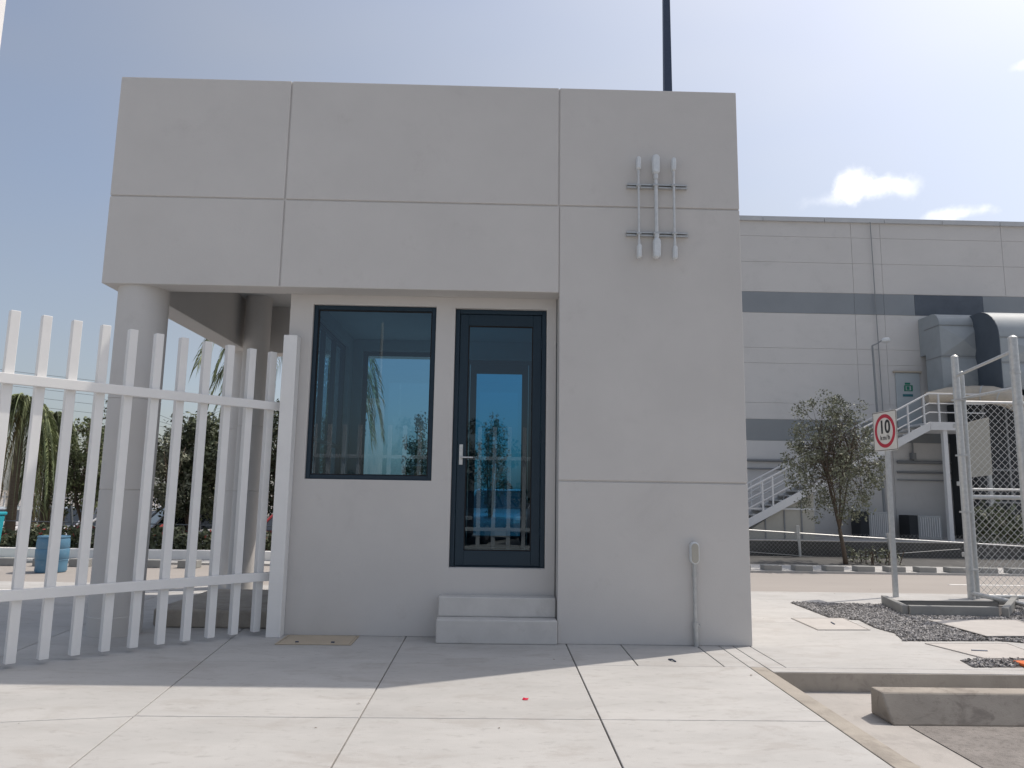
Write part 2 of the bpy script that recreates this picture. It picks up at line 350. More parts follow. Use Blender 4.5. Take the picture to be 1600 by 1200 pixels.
# far kerb lip along the pit's back edge is the pavement's own concrete, weathered
obj('pit_back_kerb', MB().box(PITX+.002, 60, PITY-.012, PITY-.002, -.158, -.006), 'kerb', kind='structure')
obj('joint_bed', MB().box(-59, PITX-.02, -29, ROAD0-.02, -.03, -.012).box(PITX+.02, 59, PITY+.02, ROAD0-.02, -.03, -.012), 'groove', kind='structure')
obj('parking_bay', MB().prism([(PITX, -30), (60, -30), (60, PITY-.004), (PITX, PITY-.004)], -.156, PZ+.004), 'bayfloor', kind='structure')
ax = 2.79
obj('asphalt_bay', MB().prism([(2.67, -30), (60, -30), (60, 5.205), (ax, 5.205)], PZ+.0042, PZ+.010), 'asphalt', kind='structure')
obj('road', MB().box(-120, 120, ROAD0+.004, ROAD1, -.158, -.008), 'road', kind='structure')
obj('road_marking', MB().box(7.45, 40, 12.35, 12.45, -.008, -.003), 'line', kind='structure')
obj('road_marking', MB().box(-60, -3.2, 10.2, 10.27, .0, .004), 'line', kind='structure')
obj('far_pavement', MB().prism([(-120, ROAD1+.004), (120, ROAD1+.004), (120, 26.8), (-1.0, 26.8), (-1.0, 16.2), (-120, 16.2)], -.95, .03), 'slab', kind='structure')
obj('back_lot', MB().box(-.9, 120, 26.804, 120, -.95, .0), 'road', kind='structure')
obj('parking_lot', MB().box(-120, -1.004, 16.204, 120, -.95, -.66), 'road', kind='structure')

# ---- gravel: sheet + stones
def in_poly(x, y, poly):
    c = False; j = len(poly)-1
    for i in range(len(poly)):
        if (poly[i][1] > y) != (poly[j][1] > y) and x < (poly[j][0]-poly[i][0])*(y-poly[i][1])/(poly[j][1]-poly[i][1])+poly[i][0]: c = not c
        j = i
    return c
ga = [G(1235, 942), G(1300, 967), G(1342, 969), G(1366, 981), G(1398, 990), G(1412, 1002), G(1560, 1002), G(1600, 1005)]
ga = [tuple(v[:2]) for v in ga]
e1 = ga[-1]; gpolyA = ga+[(10.5, e1[1]), (10.5, 10.1), tuple(G(1385, 946)[:2])]
gb = [tuple(G(*q)[:2]) for q in ((1500, 1032), (1520, 1043), (1640, 1043), (1700, 1036), (1640, 1031))]
def ccw(p):
    a = sum(p[i][0]*p[(i+1) % len(p)][1]-p[(i+1) % len(p)][0]*p[i][1] for i in range(len(p))); return p if a > 0 else p[::-1]
gpolyA = ccw(gpolyA); gpolyB = ccw(gb)
obj('gravel_bed', MB().prism(gpolyA, .0, .005).prism(gpolyB, .0, .005), 'gravbed', kind='structure')
gm = MB(); cnt = 0
octv = np.array([(1, 0, 0), (-1, 0, 0), (0, 1, 0), (0, -1, 0), (0, 0, 1), (0, 0, -1)], float)
octf = [(0, 2, 4), (2, 1, 4), (1, 3, 4), (3, 0, 4), (2, 0, 5), (1, 2, 5), (3, 1, 5), (0, 3, 5)]
KEEP = [[tuple(G(*q)[:2]) for q in qq] for qq in (((1540, 999), (1672, 999), (1590, 970), (1446, 970)), ((1278, 985), (1360, 985), (1318, 966.5), (1236, 966.5)), ((1540, 1030), (1640, 1030), (1575, 1006), (1445, 1006)))]
KEEP.append([(4.84, 8.98), (5.99, 8.93), (6.98, 10.1), (5.05, 9.98)])
def stones(poly, n, x0, x1, y0, y1):
    k = 0
    while k < n:
        x = random.uniform(x0, x1); y = random.uniform(y0, y1)
        if not in_poly(x, y, poly) or any(in_poly(x, y, q_) for q_ in KEEP): continue
        k += 1; s = random.uniform(.008, .019); q = octv*(s*RNG.uniform(.6, 1.3, 3)); R = np.array(Matrix.Rotation(random.uniform(0, 6.28), 3, Vector(RNG.normal(size=3))))
        q = q@R.T+np.array([x, y, .008+s*.4*random.random()]); gm.add(q.tolist(), octf)
stones(gpolyA, 24000, 3.7, 8.2, 7.3, 10.4); stones(gpolyB, 500, 3.0, 5.5, 6.2, 6.8)
tag(obj('gravel', gm, 'gravel'), 'dark grey crushed gravel spread beside the pavement below the speed limit sign', 'gravel', kind='stuff')

# ---- covers in the pavement
def cover(name, q, m, label, rim=True, handle=None, z=.0):
    c = sum((Vector(v) for v in q), Vector())/4
    t = thing(name, c, label, 'manhole cover', 'access covers in the ground')
    out_ = [c+(v-c)*1.0 for v in q]; inn = [c+(v-c)*.955 for v in q]
    mb = MB()
    for i in range(4):
        a, b_, c_, d_ = out_[i], out_[(i+1) % 4], inn[(i+1) % 4], inn[i]
        mb.add([(v.x, v.y, z+.002) for v in (a, b_, c_, d_)]+[(v.x, v.y, z+.009) for v in (a, b_, c_, d_)], [(3, 2, 1, 0), (4, 5, 6, 7), (0, 1, 5, 4), (1, 2, 6, 5), (2, 3, 7, 6), (3, 0, 4, 7)])
    part('frame', mb, m, t)
    pl = [c+(v-c)*.935 for v in q]
    part('lid', MB().prism([v[:2] for v in pl], z+.001, z+.008), m, t, bevel=.002)
    part('gap_seal', MB().prism([v[:2] for v in inn], z+.0005, z+.0036), 'groove', t)
    for (a, b_) in (handle or []):
        part('handle', MB().tube([a+Vector((0, 0, z+.011)), b_+Vector((0, 0, z+.011))], .008, 6), 'lampblue', t)
    return t
def quad(x0, x1, y0, y1, sk=0): return [Vector((x0, y0, 0)), Vector((x1, y0, 0)), Vector((x1+sk, y1, 0)), Vector((x0+sk, y1, 0))]
cover('manhole_cover', quad(-1.93, -1.26, 6.90, 7.33), 'tancover', 'tan concrete cover set flush in the shaded pavement below the big window', handle=[(Vector((-1.45, 6.98, 0)), Vector((-1.42, 6.98, 0))), (Vector((-1.77, 6.98, 0)), Vector((-1.74, 6.98, 0)))])
cover('manhole_cover', [G(1278, 985), G(1360, 985), G(1318, 966.5), G(1236, 966.5)], 'cover', 'pale concrete cover with a small slot, right of the booth corner at the gravel edge', handle=[(G(1299, 974), G(1304, 977))])
cover('manhole_cover', [G(1540, 1030), G(1640, 1030), G(1575, 1006), G(1445, 1006)], 'cover', 'pale concrete cover with a long steel handle between the gravel strips', handle=[(G(1518, 1018), G(1543, 1019))])
cover('manhole_cover', [G(1542, 997), G(1660, 997), G(1590, 971), G(1450, 971)], 'cover', 'pale concrete cover in the gravel crossed by the wire gate shadow', z=.012)
tag(obj('ground_handle', MB().tube([(1.47, 6.47, .004), (1.49, 6.43, .012), (1.51, 6.39, .004)], .007, 6), 'lampblue'), 'small dark lifting handle in the pavement slab in front of the right wall panel', 'handle')

# ---- wheel stop and kerbs
ws = MB().extrude([(2.69, 5.22, PZ+.004), (2.66, 5.30, .05), (2.66, 5.45, .05), (2.69, 5.52, PZ+.004)], (2.69, 0, 0), (5.3, 0, 0))
tag(obj('wheel_stop', ws, 'stopc', bevel=.012), 'thick weathered concrete wheel stop lying in the sunken parking bay', 'wheel stop')
g0 = 'concrete kerb blocks along the far side of the road'
kb0 = None; k = 0
for i in range(-13, 24):
    px = 1170+24+i*48.3
    if 420 < px < 1190 or px < 0 and i < -12: pass
    xc = P(1208, 895, 14.02).x+(i)*.578
    x, y = xc, 14.12
    if kb0 is None:
        kb0 = obj('kerb_block', MB().box(-.165, .165, -.12, .12, -.01, .125), 'kerbgrey', bevel=.012); o = kb0
    else: o = kb0.copy(); C.objects.link(o)
    o.location = (x, y, 0)
    tag(o, 'low grey concrete kerb block in the row on the far side of the road', 'kerb block', g0)
    k += 1
for i in range(12):
    o = kb0.copy(); C.objects.link(o); o.location = (-4.7-i*.62, 13.45, 0); o['label'] = 'low grey concrete kerb block on the far road edge seen through the white bar fence'
# planter kerb frame under the gate
pk = MB(); A = Vector((5.085, 9.92)); B = Vector((4.872, 9.022)); D = Vector((5.946, 8.966)); E_ = Vector((6.75, 9.9)); T = .12
def bar(mb, a, b, wd, z0, z1):
    d = (Vector(b)-Vector(a)).normalized(); n = Vector((-d.y, d.x))*wd/2; a = Vector(a); b = Vector(b)
    mb.prism([(a-n)[:], (b-n)[:], (b+n)[:], (a+n)[:]], z0, z1)
bar(pk, A, B, .07, .006, .12); bar(pk, (4.91, 9.02), (5.95, 8.98), .07, .007, .121); bar(pk, (6.0, 8.92), (6.95, 10.1), .07, .006, .119); bar(pk, (5.12, 9.94), (6.85, 10.1), .06, .007, .05)
obj_pk = tag(obj('planter_kerb', pk, 'kerbgrey', bevel=.008), 'low concrete kerb frame standing on the gravel at the foot of the wire gate', 'planter kerb')
dg = MB()
for k_ in range(26):
    y_ = 9.12+k_*.032; dg.box(5.05+k_*.004, 6.05+k_*.022, y_, y_+.014, .04, .055)
tag(obj('drain_grate', dg, 'acdark'), 'dark metal grate lying inside the low planter kerb', 'grate')
tag(obj('gate_kerb', MB().prism([(6.15, 8.80), (8.9, 7.5), (8.95, 7.6), (6.2, 8.90)], .006, .12), 'kerbgrey', bevel=.008), 'low concrete kerb running from the gravel planter towards the right edge', 'kerb')

# ============================================================ GUARD BOOTH
booth = thing('guard_booth', (-.7, 8.9, 0), 'single storey grey rendered guard booth with a roof slab over an open porch', 'guard booth')
XL, XR = -3.855, 2.386; ZB, ZT = 3.31, 5.46; YB = 10.95
g = .007; fw = MB()
panels = [(XL, -2.140, 4.20, ZT), (-2.140, .575, 4.20, ZT), (.575, XR, 4.20, ZT), (XL, -2.140, ZB, 4.20), (-2.140, .585, ZB, 4.20), (.585, XR, 1.482, 4.20), (.585, XR, 0.0, 1.482)]
for x0, x1, z0, z1 in panels:
    a0 = x0 if x0 == XL or (z0 < 4.2 and abs(x0-.585) < .001 and z1 < 4.3 and z0 < ZB and False) else x0+g
    a1 = x1 if x1 == XR else x1-g
    if x0 == .585 and z0 < ZB: a0 = .587
    b0 = z0 if z0 in (ZB, 0.0) else z0+g; b1 = z1 if z1 == ZT else z1-g
    fw.box(a0, a1, Y0, Y0+.05, b0, b1)
part('facade_panels', fw, 'stucco', booth, bevel=.007)
bk = MB().box(XL+.002, XR-.002, Y0+.014, Y1-.005, ZB+.001, ZT-.004).box(.589, XR-.002, Y0+.014, Y1-.005, 0, ZB)
part('facade_wall', bk, 'stucco', booth, bevel=.004)
rf = MB().box(XL, -3.57, Y1-.002, YB, ZB, ZT-.002).box(-3.569, XR-.28, YB-.29, YB-.001, ZB+.001, ZT-.004).box(XR-.28, XR-.001, Y1-.002, YB-.002, ZB+.002, ZT-.003)
part('parapet_beam', rf, 'stucco', booth, bevel=.006)
part('roof', MB().box(-3.571, XR-.279, Y1-.004, YB-.288, 4.0, 4.2), 'ceil', booth)
# recess wall with window and door openings
WX0, WX1, WZ0, WZ1 = -1.868, -.633, 1.467, 3.213
DX0, DX1, DZ0, DZ1 = -.440, .485, .640, 3.204
LX = -2.10; XE = XR-.002
def wall_xz(mb, x0, x1, z0, z1, y0, y1, holes):
    xs = sorted({x0, x1, *[h[0] for h in holes], *[h[1] for h in holes]})
    for a, b in zip(xs, xs[1:]):
        zs = [z0]
        for h in sorted(holes, key=lambda h: h[2]):
            if h[0] <= a+1e-6 and h[1] >= b-1e-6: zs += [h[2], h[3]]
        zs.append(z1)
        for i in range(0, len(zs), 2): mb.box(a, b, y0, y1, zs[i], zs[i+1])
def welded(mb):
    bm = bmesh.new(); vs = [bm.verts.new(v) for v in mb.v]
    for f in mb.f:
        try: bm.faces.new([vs[i] for i in f])
        except ValueError: pass
    bmesh.ops.remove_doubles(bm, verts=bm.verts, dist=1e-5)
    # delete interior face pairs
    seen = {}
    for f in bm.faces: seen.setdefault(tuple(sorted(v.index for v in f.verts)), []).append(f)
    bm.verts.index_update(); seen = {}
    for f in bm.faces: seen.setdefault(tuple(sorted(v.index for v in f.verts)), []).append(f)
    dele = [f for l in seen.values() if len(l) > 1 for f in l]
    bmesh.ops.delete(bm, geom=dele, context='FACES_ONLY')
    r = MB(); bm.verts.index_update(); r.v = [tuple(v.co) for v in bm.verts]; r.f = [tuple(v.index for v in f.verts) for f in bm.faces]; bm.free(); return r
def grid_wall(x0, x1, z0, z1, y0, y1, holes, axis='x'):
    xs = sorted({x0, x1, *[h[0] for h in holes], *[h[1] for h in holes]}); zs = sorted({z0, z1, *[h[2] for h in holes], *[h[3] for h in holes]})
    mb = MB()
    for a, b in zip(xs, xs[1:]):
        for c, d in zip(zs, zs[1:]):
            if any(h[0] <= a+1e-6 and h[1] >= b-1e-6 and h[2] <= c+1e-6 and h[3] >= d-1e-6 for h in holes): continue
            if axis == 'x': mb.box(a, b, y0, y1, c, d)
            else: mb.box(y0, y1, a, b, c, d)
    return welded(mb)
YR = 9.82
part('recessed_wall', grid_wall(LX, .583, 0, 3.999, Y1, Y1+.2, [(WX0, WX1, WZ0, WZ1), (DX0, DX1, DZ0, DZ1)]), 'stucco', booth, bevel=.006)
RW = (-1.80, -.55, 1.467, 3.213); RD = (-.42, .46, .640, 3.12)
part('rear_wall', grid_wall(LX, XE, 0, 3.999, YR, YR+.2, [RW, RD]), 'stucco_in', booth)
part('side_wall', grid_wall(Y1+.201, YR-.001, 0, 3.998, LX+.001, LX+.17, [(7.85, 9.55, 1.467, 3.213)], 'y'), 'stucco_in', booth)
part('side_wall', MB().box(XR-.2, XR-.001, Y1+.001, YB-.3, 0, ZB-.001), 'stucco', booth)
part('ceiling', MB().box(LX+.171, XR-.201, Y1+.201, YR-.001, 3.36, 3.42), 'ceil', booth)
part('floor', MB().box(LX+.171, XR-.201, Y1+.201, YR-.001, .0, .615), 'floor', booth)
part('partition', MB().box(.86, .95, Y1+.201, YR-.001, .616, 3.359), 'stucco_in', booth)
# columns
def column(x, y, r, zt, z0=0.0):
    pr = [(r+.004, z0), (r+.004, z0+.17), (r, z0+.175)]
    for zj in (1.335, 2.2):
        if zj < zt-.5: pr += [(r, zj-.006), (r-.007, zj-.004), (r-.007, zj+.004), (r, zj+.006)]
    pr += [(r, zt)]
    return part('column', MB().lathe(pr, x, y, 48), 'stucco', booth, smooth=True)
column(-3.56, 7.345, .235, 3.999); column(-3.345, 10.2, .175, 3.999); column(-3.66, 10.78, .18, ZB-.001)
# steps
part('step', MB().box(-.522, .583, 7.03, Y1-.001, 0, .213), 'stepc', booth, bevel=.012)
part('step', MB().box(-.517, .580, 7.185, Y1-.001, .2135, .394), 'stepc', booth, bevel=.012)
part('door_sill', MB().box(DX0+.002, DX1-.002, Y1+.02, Y1+.2, DZ0-.02, DZ0+.004), 'stucco', booth)
tag(obj('porch_platform', MB().prism([(-3.385, 7.75), (-3.30, 7.67), (LX-.002, 7.66), (LX-.002, 9.3), (-3.385, 9.3)], 0, .17), 'kerb', bevel=.02), 'raised concrete island under the porch roof beside the booth', 'platform')

def frame_xz(mb, x0, x1, z0, z1, y0, y1, t, tb=None, tt=None):
    tb = t if tb is None else tb; tt = t if tt is None else tt
    mb.box(x0, x0+t, y0, y1, z0, z1).box(x1-t, x1, y0, y1, z0, z1).box(x0+t, x1-t, y0+.0005, y1-.0005, z0, z0+tb).box(x0+t, x1-t, y0+.0005, y1-.0005, z1-tt, z1)
    return mb
def win(x0, x1, z0, z1, y, t=.042, m='glass', panes=1):
    f = part('window_frame', frame_xz(MB(), x0+.001, x1-.001, z0+.001, z1-.001, y, y+.06, t), 'bluealu', booth, bevel=.004)
    sub('gasket', frame_xz(MB(), x0+t, x1-t, z0+t, z1-t, y+.02, y+.04, .012), 'rubber', f)
    sub('pane', MB().add([(x0+t, y+.03, z0+t), (x1-t, y+.03, z0+t), (x1-t, y+.03, z1-t), (x0+t, y+.03, z1-t)], [(0, 1, 2, 3)]), m, f)
    return f
win(WX0, WX1, WZ0, WZ1, Y1+.035); win(RW[0], RW[1], RW[2], RW[3], YR+.05)
def win_side(y0, y1, z0, z1, x, n=3):
    mb = MB(); t = .05
    mb.box(x, x+.06, y0+.001, y0+t, z0+.001, z1-.001).box(x, x+.06, y1-t, y1-.001, z0+.001, z1-.001).box(x+.001, x+.059, y0+t, y1-t, z0+.001, z0+t).box(x+.001, x+.059, y0+t, y1-t, z1-t, z1-.001)
    for k in range(1, n): yy = y0+(y1-y0)*k/n; mb.box(x+.002, x+.058, yy-.025, yy+.025, z0+t, z1-t)
    mb.box(x+.003, x+.057, y0+t, y1-t, z0+.42, z0+.46)
    f = part('window_frame', mb, 'bluealu', booth, bevel=.003)
    sub('pane', MB().add([(x+.03, y0+t, z0+t), (x+.03, y1-t, z0+t), (x+.03, y1-t, z1-t), (x+.03, y0+t, z1-t)], [(0, 1, 2, 3)]), 'glass', f)
win_side(7.85, 9.55, 1.467, 3.213, LX+.06)
def door(x0, x1, z0, z1, y, handle=True, st=.085):
    jf = part('door_frame', frame_xz(MB(), x0+.001, x1-.001, z0+.005, z1-.001, y, y+.09, .045, .012, .045), 'bluealu', booth, bevel=.004)
    a0, a1, b0, b1 = x0+.05, x1-.05, z0+.02, z1-.05
    leaf = part('door', frame_xz(MB(), a0, a1, b0, b1, y+.012, y+.062, st, .14, .115), 'bluealu', booth, bevel=.004)
    g0_, g1_, h0, h1 = a0+st, a1-st, b0+.14, b1-.115
    sub('gasket', frame_xz(MB(), g0_, g1_, h0, h1, y+.026, y+.05, .010), 'rubber', leaf)
    sub('pane', MB().add([(g0_, y+.037, h0), (g1_, y+.037, h0), (g1_, y+.037, h1), (g0_, y+.037, h1)], [(0, 1, 2, 3)]), 'doorglass', leaf)
    if handle:
        hx = a0+.038; hz = 1.70
        mb = MB().box(hx-.018, hx+.018, y+.002, y+.012, hz-.07, hz+.13).tube([(hx, y+.004, hz), (hx, y-.05, hz), (hx+.02, y-.055, hz), (hx+.12, y-.055, hz-.002)], .009, 10)
        mb.tube([(hx, y+.004, hz+.085), (hx, y-.008, hz+.085)], .011, 12)
        sub('handle', mb, 'steel', leaf, bevel=.002)
        for hzz in (DZ0+.35, (DZ0+DZ1)/2, DZ1-.35): sub('hinge', MB().tube([(a1+.003, y+.004, hzz-.05), (a1+.003, y+.004, hzz+.05)], .009, 8), 'bluealu', leaf)
    return leaf
door(DX0, DX1, DZ0, DZ1, Y1+.05); door(*RD, YR+.05, handle=False, st=.075)
# door push bar seen inside is omitted; a desk stands inside under the left windows
t = thing('guard_desk', (-1.55, 8.8, .616), 'dark desk standing inside the booth below the side windows', 'desk')
part('desk_top', MB().box(-1.88, -1.25, 8.0, 9.5, 1.34, 1.37), 'bluealu', t); part('leg', MB().box(-1.86, -1.27, 8.02, 8.06, .616, 1.339), 'bluealu', t); part('leg', MB().box(-1.86, -1.27, 9.44, 9.48, .616, 1.339), 'bluealu', t)

# conduit rack high on the wall
def PF(x, y, d=0.0): return P(x, y, Y0-d)
def capsule(mb, x, z0, z1, r, y0, y1, n=8):
    pr = []
    for k in range(n+1): a = math.pi*k/n; pr.append((x+r*math.cos(a), z1-r+r*math.sin(a)))
    for k in range(n+1): a = math.pi+math.pi*k/n; pr.append((x+r*math.cos(a), z0+r+r*math.sin(a)))
    mb.extrude([(p[0], y0, p[1]) for p in pr[::-1]], (0, y0, 0), (0, y1, 0)); return mb
rk = thing('conduit_rack', PF(1024, 330), 'galvanised conduit rack of three vertical pipes on two rails high on the wall', 'conduit rack')
for (xa, ya, xb, yb) in ((979, 292.5, 1072, 295), (978, 367, 1073.5, 369)):
    a = PF(xa, ya); b = PF(xb, yb); mb = MB().box(a.x, b.x, Y0-.042, Y0-.038, a.z-.021, a.z+.021)
    mb = MB().box(a.x, b.x, Y0-.006, Y0-.001, a.z-.021, a.z+.021).box(a.x, b.x, Y0-.042, Y0-.006, a.z+.017, a.z+.021).box(a.x, b.x, Y0-.042, Y0-.006, a.z-.021, a.z-.017).box(a.x, b.x, Y0-.042, Y0-.038, a.z+.007, a.z+.017).box(a.x, b.x, Y0-.042, Y0-.038, a.z-.017, a.z-.007)
    part('strut_rail', mb, 'galv', rk)
PC = .062
for (xt, yt0, yt1, xb, yb0, yb1, rr, br) in ((996, 250, 270, 996.5, 385, 407, .0115, .021), (1022, 247, 277, 1024.5, 376, 407, .020, .036), (1050.5, 252, 272, 1051.5, 388, 409, .0125, .022)):
    x = (PF(xt, 260).x+PF(xb, 395).x)/2; za0 = PF(xt, yt0).z; za1 = PF(xt, yt1).z; zb0 = PF(xb, yb0).z; zb1 = PF(xb, yb1).z
    part('conduit_pipe', MB().tube([(x, Y0-PC, zb0-.005), (x, Y0-PC, za1+.005)], rr, 14), 'galvbright', rk, smooth=True)
    part('pipe_coupling', MB().tube([(x, Y0-PC, za1-.05), (x, Y0-PC, za1+.008)], rr*1.3, 14), 'galvbright', rk, smooth=True); part('pipe_coupling', MB().tube([(x, Y0-PC, zb0-.006), (x, Y0-PC, zb0+.045)], rr*1.3, 14), 'galvbright', rk, smooth=True)
    for (z0, z1) in ((za1, za0), (zb1, zb0)):
        cb = part('conduit_box', capsule(MB(), x, z0, z1, br, Y0-PC-.03, Y0-PC+.03), 'alubox', rk, bevel=.006, smooth=True)
        lid = sub('box_cover', capsule(MB(), x, z0+.012, z1-.012, br-.008, Y0-PC-.038, Y0-PC-.0305), 'alubox', cb, bevel=.003)
    for zq in (PF(xt, 293.5).z, PF(xb, 368).z): part('pipe_clamp', MB().box(x-rr-.012, x+rr+.012, Y0-.0635-rr, Y0-.0425, zq-.012, zq+.012), 'galv', rk, bevel=.004)
wc = thing('wall_conduit', PF(1084, 1008), 'grey conduit pipe with an oval box rising from the ground on the right wall panel', 'conduit')
x = P(1084.5, 900, Y0).x; z0 = PF(1083, 881).z; z1 = PF(1083, 846).z; xx = PF(1083, 860).x
cb = part('conduit_box', capsule(MB(), xx, z0, z1, .042, Y0-.068, Y0-.004), 'alubox', wc, bevel=.008, smooth=True)
sub('box_cover', capsule(MB(), xx, z0+.014, z1-.014, .033, Y0-.076, Y0-.0685), 'beige', cb, bevel=.004)
part('conduit_pipe', MB().tube([(xx, Y0-.035, z0+.004), (xx, Y0-.035, .20)], .0185, 16), 'galv', wc, smooth=True)
part('conduit_pipe', MB().tube([(xx, Y0-.035, .20), (xx+.004, Y0-.035, .0)], .024, 16), 'galv', wc, smooth=True)
part('pipe_coupling', MB().tube([(xx, Y0-.035, z0-.11), (xx, Y0-.035, z0-.075)], .023, 16).tube([(xx, Y0-.035, .17), (xx, Y0-.035, .215)], .028, 16).box(xx+.02, xx+.05, Y0-.03, Y0-.001, .165, .19), 'galv', wc, smooth=True)

# ============================================================ WHITE BAR FENCE
FA = Vector((-2.085, 7.43)); fd = Vector((-1.524, -1.539)).normalized(); fn = Vector((fd.y, -fd.x))  # fn: towards the back
if fn.y < 0: fn = -fn
def fence(root, A, d, n, nbars, spacing, first, zt, z0, rails, post=True, rl=None, bw=.068):
    Ln = rl or first+nbars*spacing
    def pbox(mb, s0, s1, o0, o1, z0_, z1_):
        q = [A+d*s0+n*o0, A+d*s1+n*o0, A+d*s1+n*o1, A+d*s0+n*o1]; mb.prism(ccw([v[:] for v in q]), z0_, z1_)
    for zr in rails:
        mb = MB(); pbox(mb, .07 if post else 0, Ln, -.045, -.003, zr-.04, zr+.04); part('rail', mb, 'whitesteel', root, bevel=.004)
    for k in range(nbars):
        s = first+k*spacing; mb = MB(); pbox(mb, s-bw/2, s+bw/2, 0, bw, z0, zt); part('bar', mb, 'whitesteel', root, bevel=.004)
wf = thing('bar_fence', (FA.x, FA.y, 0), 'white steel fence of tall square bars running from the booth towards the lower left', 'fence')
fence(wf, FA, fd, fn, 14, .2192, .185, 2.705, .035, (2.165, .54))
pxl, pxr = P(443.5, 523, 7.215).x, P(465, 523, 7.215).x; pm = MB().box(pxl, pxr, 7.215, 7.35, 0, P(455, 523, 7.215).z)
part('post', pm, 'whitesteel', wf, bevel=.006)
# fence behind the photographer, mirrored in the glass
bf = thing('bar_fence', (0, -2.6, 0), 'white steel bar fence mirrored in the booth window and door glass', 'fence')
fence(bf, Vector((3.2, -2.6)), Vector((-1, 0)), Vector((0, -1)), 24, .35, .1, 2.9, .035, (2.165, .54), post=False, bw=.09)
gpl = thing('gate_pillar', (-3.25, -5, 0), 'broad white gate pillar with vertical ribs mirrored in the big window', 'pillar')
part('shaft', MB().box(-3.46, -3.04, -5.2, -4.8, 0, 3.8), 'whitesteel', gpl, bevel=.01)
for i_ in range(3): part('rib', MB().box(-3.42+i_*.14, -3.36+i_*.14, -4.799, -4.74, .3, 3.6), 'whitesteel', gpl)
tag(obj('light_mast', MB().tube([(-3.8, -9, 0), (-3.8, -9, 6.8)], [.07, .045], 10), 'whitesteel', smooth=True), 'thin pale mast mirrored upright in the big window', 'mast')
# tall white post at the top left
gpx = P(11, 1, 4.62).x
tp = tag(obj('gate_post', MB().box(gpx-.12, gpx, 4.5, 4.62, 0, 5.2), 'whitesteel', bevel=.012), 'tall white gate post cut off by the top left corner', 'post')
# dark lamp post above the roof
a = P(1037, 0, 12.2); b = P(1047, 0, 12.2); c = P(1037, 138, 12.2); d = P(1049, 138, 12.2)
xm = (c.x+d.x)/2; rb = (d.x-c.x)/2; ra = (b.x-a.x)/2; sl = (rb-ra)/(a.z-c.z)
lp = thing('lamp_post', (xm, 12.2, 0), 'tall dark blue tapered lamp post rising behind the booth roof', 'lamp post')
H_ = 12.0; wd0 = rb+sl*c.z; wd1 = max(.04, rb-sl*(H_-c.z))
part('pole', MB().add([(xm+sx*wd0, 12.2+sy*wd0, 0) for sx, sy in ((-1, -1), (1, -1), (1, 1), (-1, 1))]+[(xm+sx*wd1, 12.2+sy*wd1, H_) for sx, sy in ((-1, -1), (1, -1), (1, 1), (-1, 1))], [(3, 2, 1, 0), (4, 5, 6, 7), (0, 1, 5, 4), (1, 2, 6, 5), (2, 3, 7, 6), (3, 0, 4, 7)]), 'lampblue', lp, bevel=.008)
part('base_plate', MB().box(xm-.2, xm+.2, 12.0, 12.4, .0, .02), 'lampblue', lp)
part('lamp_head', MB().box(xm-.15, xm+.15, 12.0-.5, 12.2, H_, H_+.08), 'lampblue', lp, bevel=.02)

# ============================================================ RIGHT SIDE: SIGN, GATE
SY = 10.7; sb = G(1401, 933)
sg = thing('speed_limit_sign', sb, 'white speed limit sign with a red ring reading 10 km/h on a grey pole', 'road sign')
sc = P(1385, 673, 10.62); half = .288
pole_top = P(1387, 700, 10.7).z+.32
part('sign_pole', MB().box(sb.x-.036, sb.x+.03, sb.y-.006, sb.y+.002, 0, pole_top).box(sb.x-.036, sb.x-.03, sb.y+.002, sb.y+.035, 0, pole_top).box(sb.x+.024, sb.x+.03, sb.y+.002, sb.y+.035, 0, pole_top), 'galv', sg)
ang = rad(85); ex = Vector((math.cos(ang), -math.sin(ang), 0)); ez = Vector((0, 0, 1)); nrm = ex.cross(ez)   # faces -X side
if nrm.x > 0: nrm = -nrm
O = Vector((sb.x-.05, 10.66, sc.z))
def onsign(pts2, h): return [O+ex*p[0]+ez*p[1]+nrm*h for p in pts2]
def plate(pts2, h0, h1, mb=None):
    mb = mb or MB(); a_ = onsign(pts2, h0); n_ = len(a_); b_ = onsign(pts2, h1)
    return mb.add(a_+b_, [tuple(range(n_-1, -1, -1)), tuple(range(n_, 2*n_))]+[(i, (i+1) % n_, n_+(i+1) % n_, n_+i) for i in range(n_)])
def rrect(w2, h2, r, n=5):
    o_ = []
    for cx_, cy_, s_ in ((w2-r, h2-r, 0), (-w2+r, h2-r, 90), (-w2+r, -h2+r, 180), (w2-r, -h2+r, 270)):
        for k in range(n+1): aa = rad(s_+90*k/n); o_.append((cx_+r*math.cos(aa), cy_+r*math.sin(aa)))
    return o_
part('sign_plate', plate(rrect(half, half, .03), 0, .003), 'signwhite', sg)
def ring(r0, r1, h0, h1, n=48, shape=None):
    mb = MB(); vs = []
    for k in range(n):
        aa = 2*math.pi*k/n
        for r_, h_ in ((r0, h0), (r1, h0), (r1, h1), (r0, h1)): vs.append(O+ex*(r_*math.cos(aa))+ez*(r_*math.sin(aa))+nrm*h_)
    fs = []
    for k in range(n):
        o1 = 4*k; o2 = 4*((k+1) % n)
        for j in range(4): fs.append((o1+j, o1+(j+1) % 4, o2+(j+1) % 4, o2+j))
    return mb.add(vs, fs)
part('sign_ring', ring(.192, .243, .003, .006), 'signred', sg)
def strip_frame(h0, h1):
    mb = MB(); w_ = half-.008; t_ = .008
    for (x0, x1, z0, z1) in ((-w_, w_, w_-t_, w_), (-w_, w_, -w_, -w_+t_), (-w_, -w_+t_, -w_+t_, w_-t_), (w_-t_, w_, -w_+t_, w_-t_)): plate([(x0, z0), (x1, z0), (x1, z1), (x0, z1)], h0, h1, mb)
    return mb
part('sign_border', strip_frame(.003, .005), 'signblack', sg)
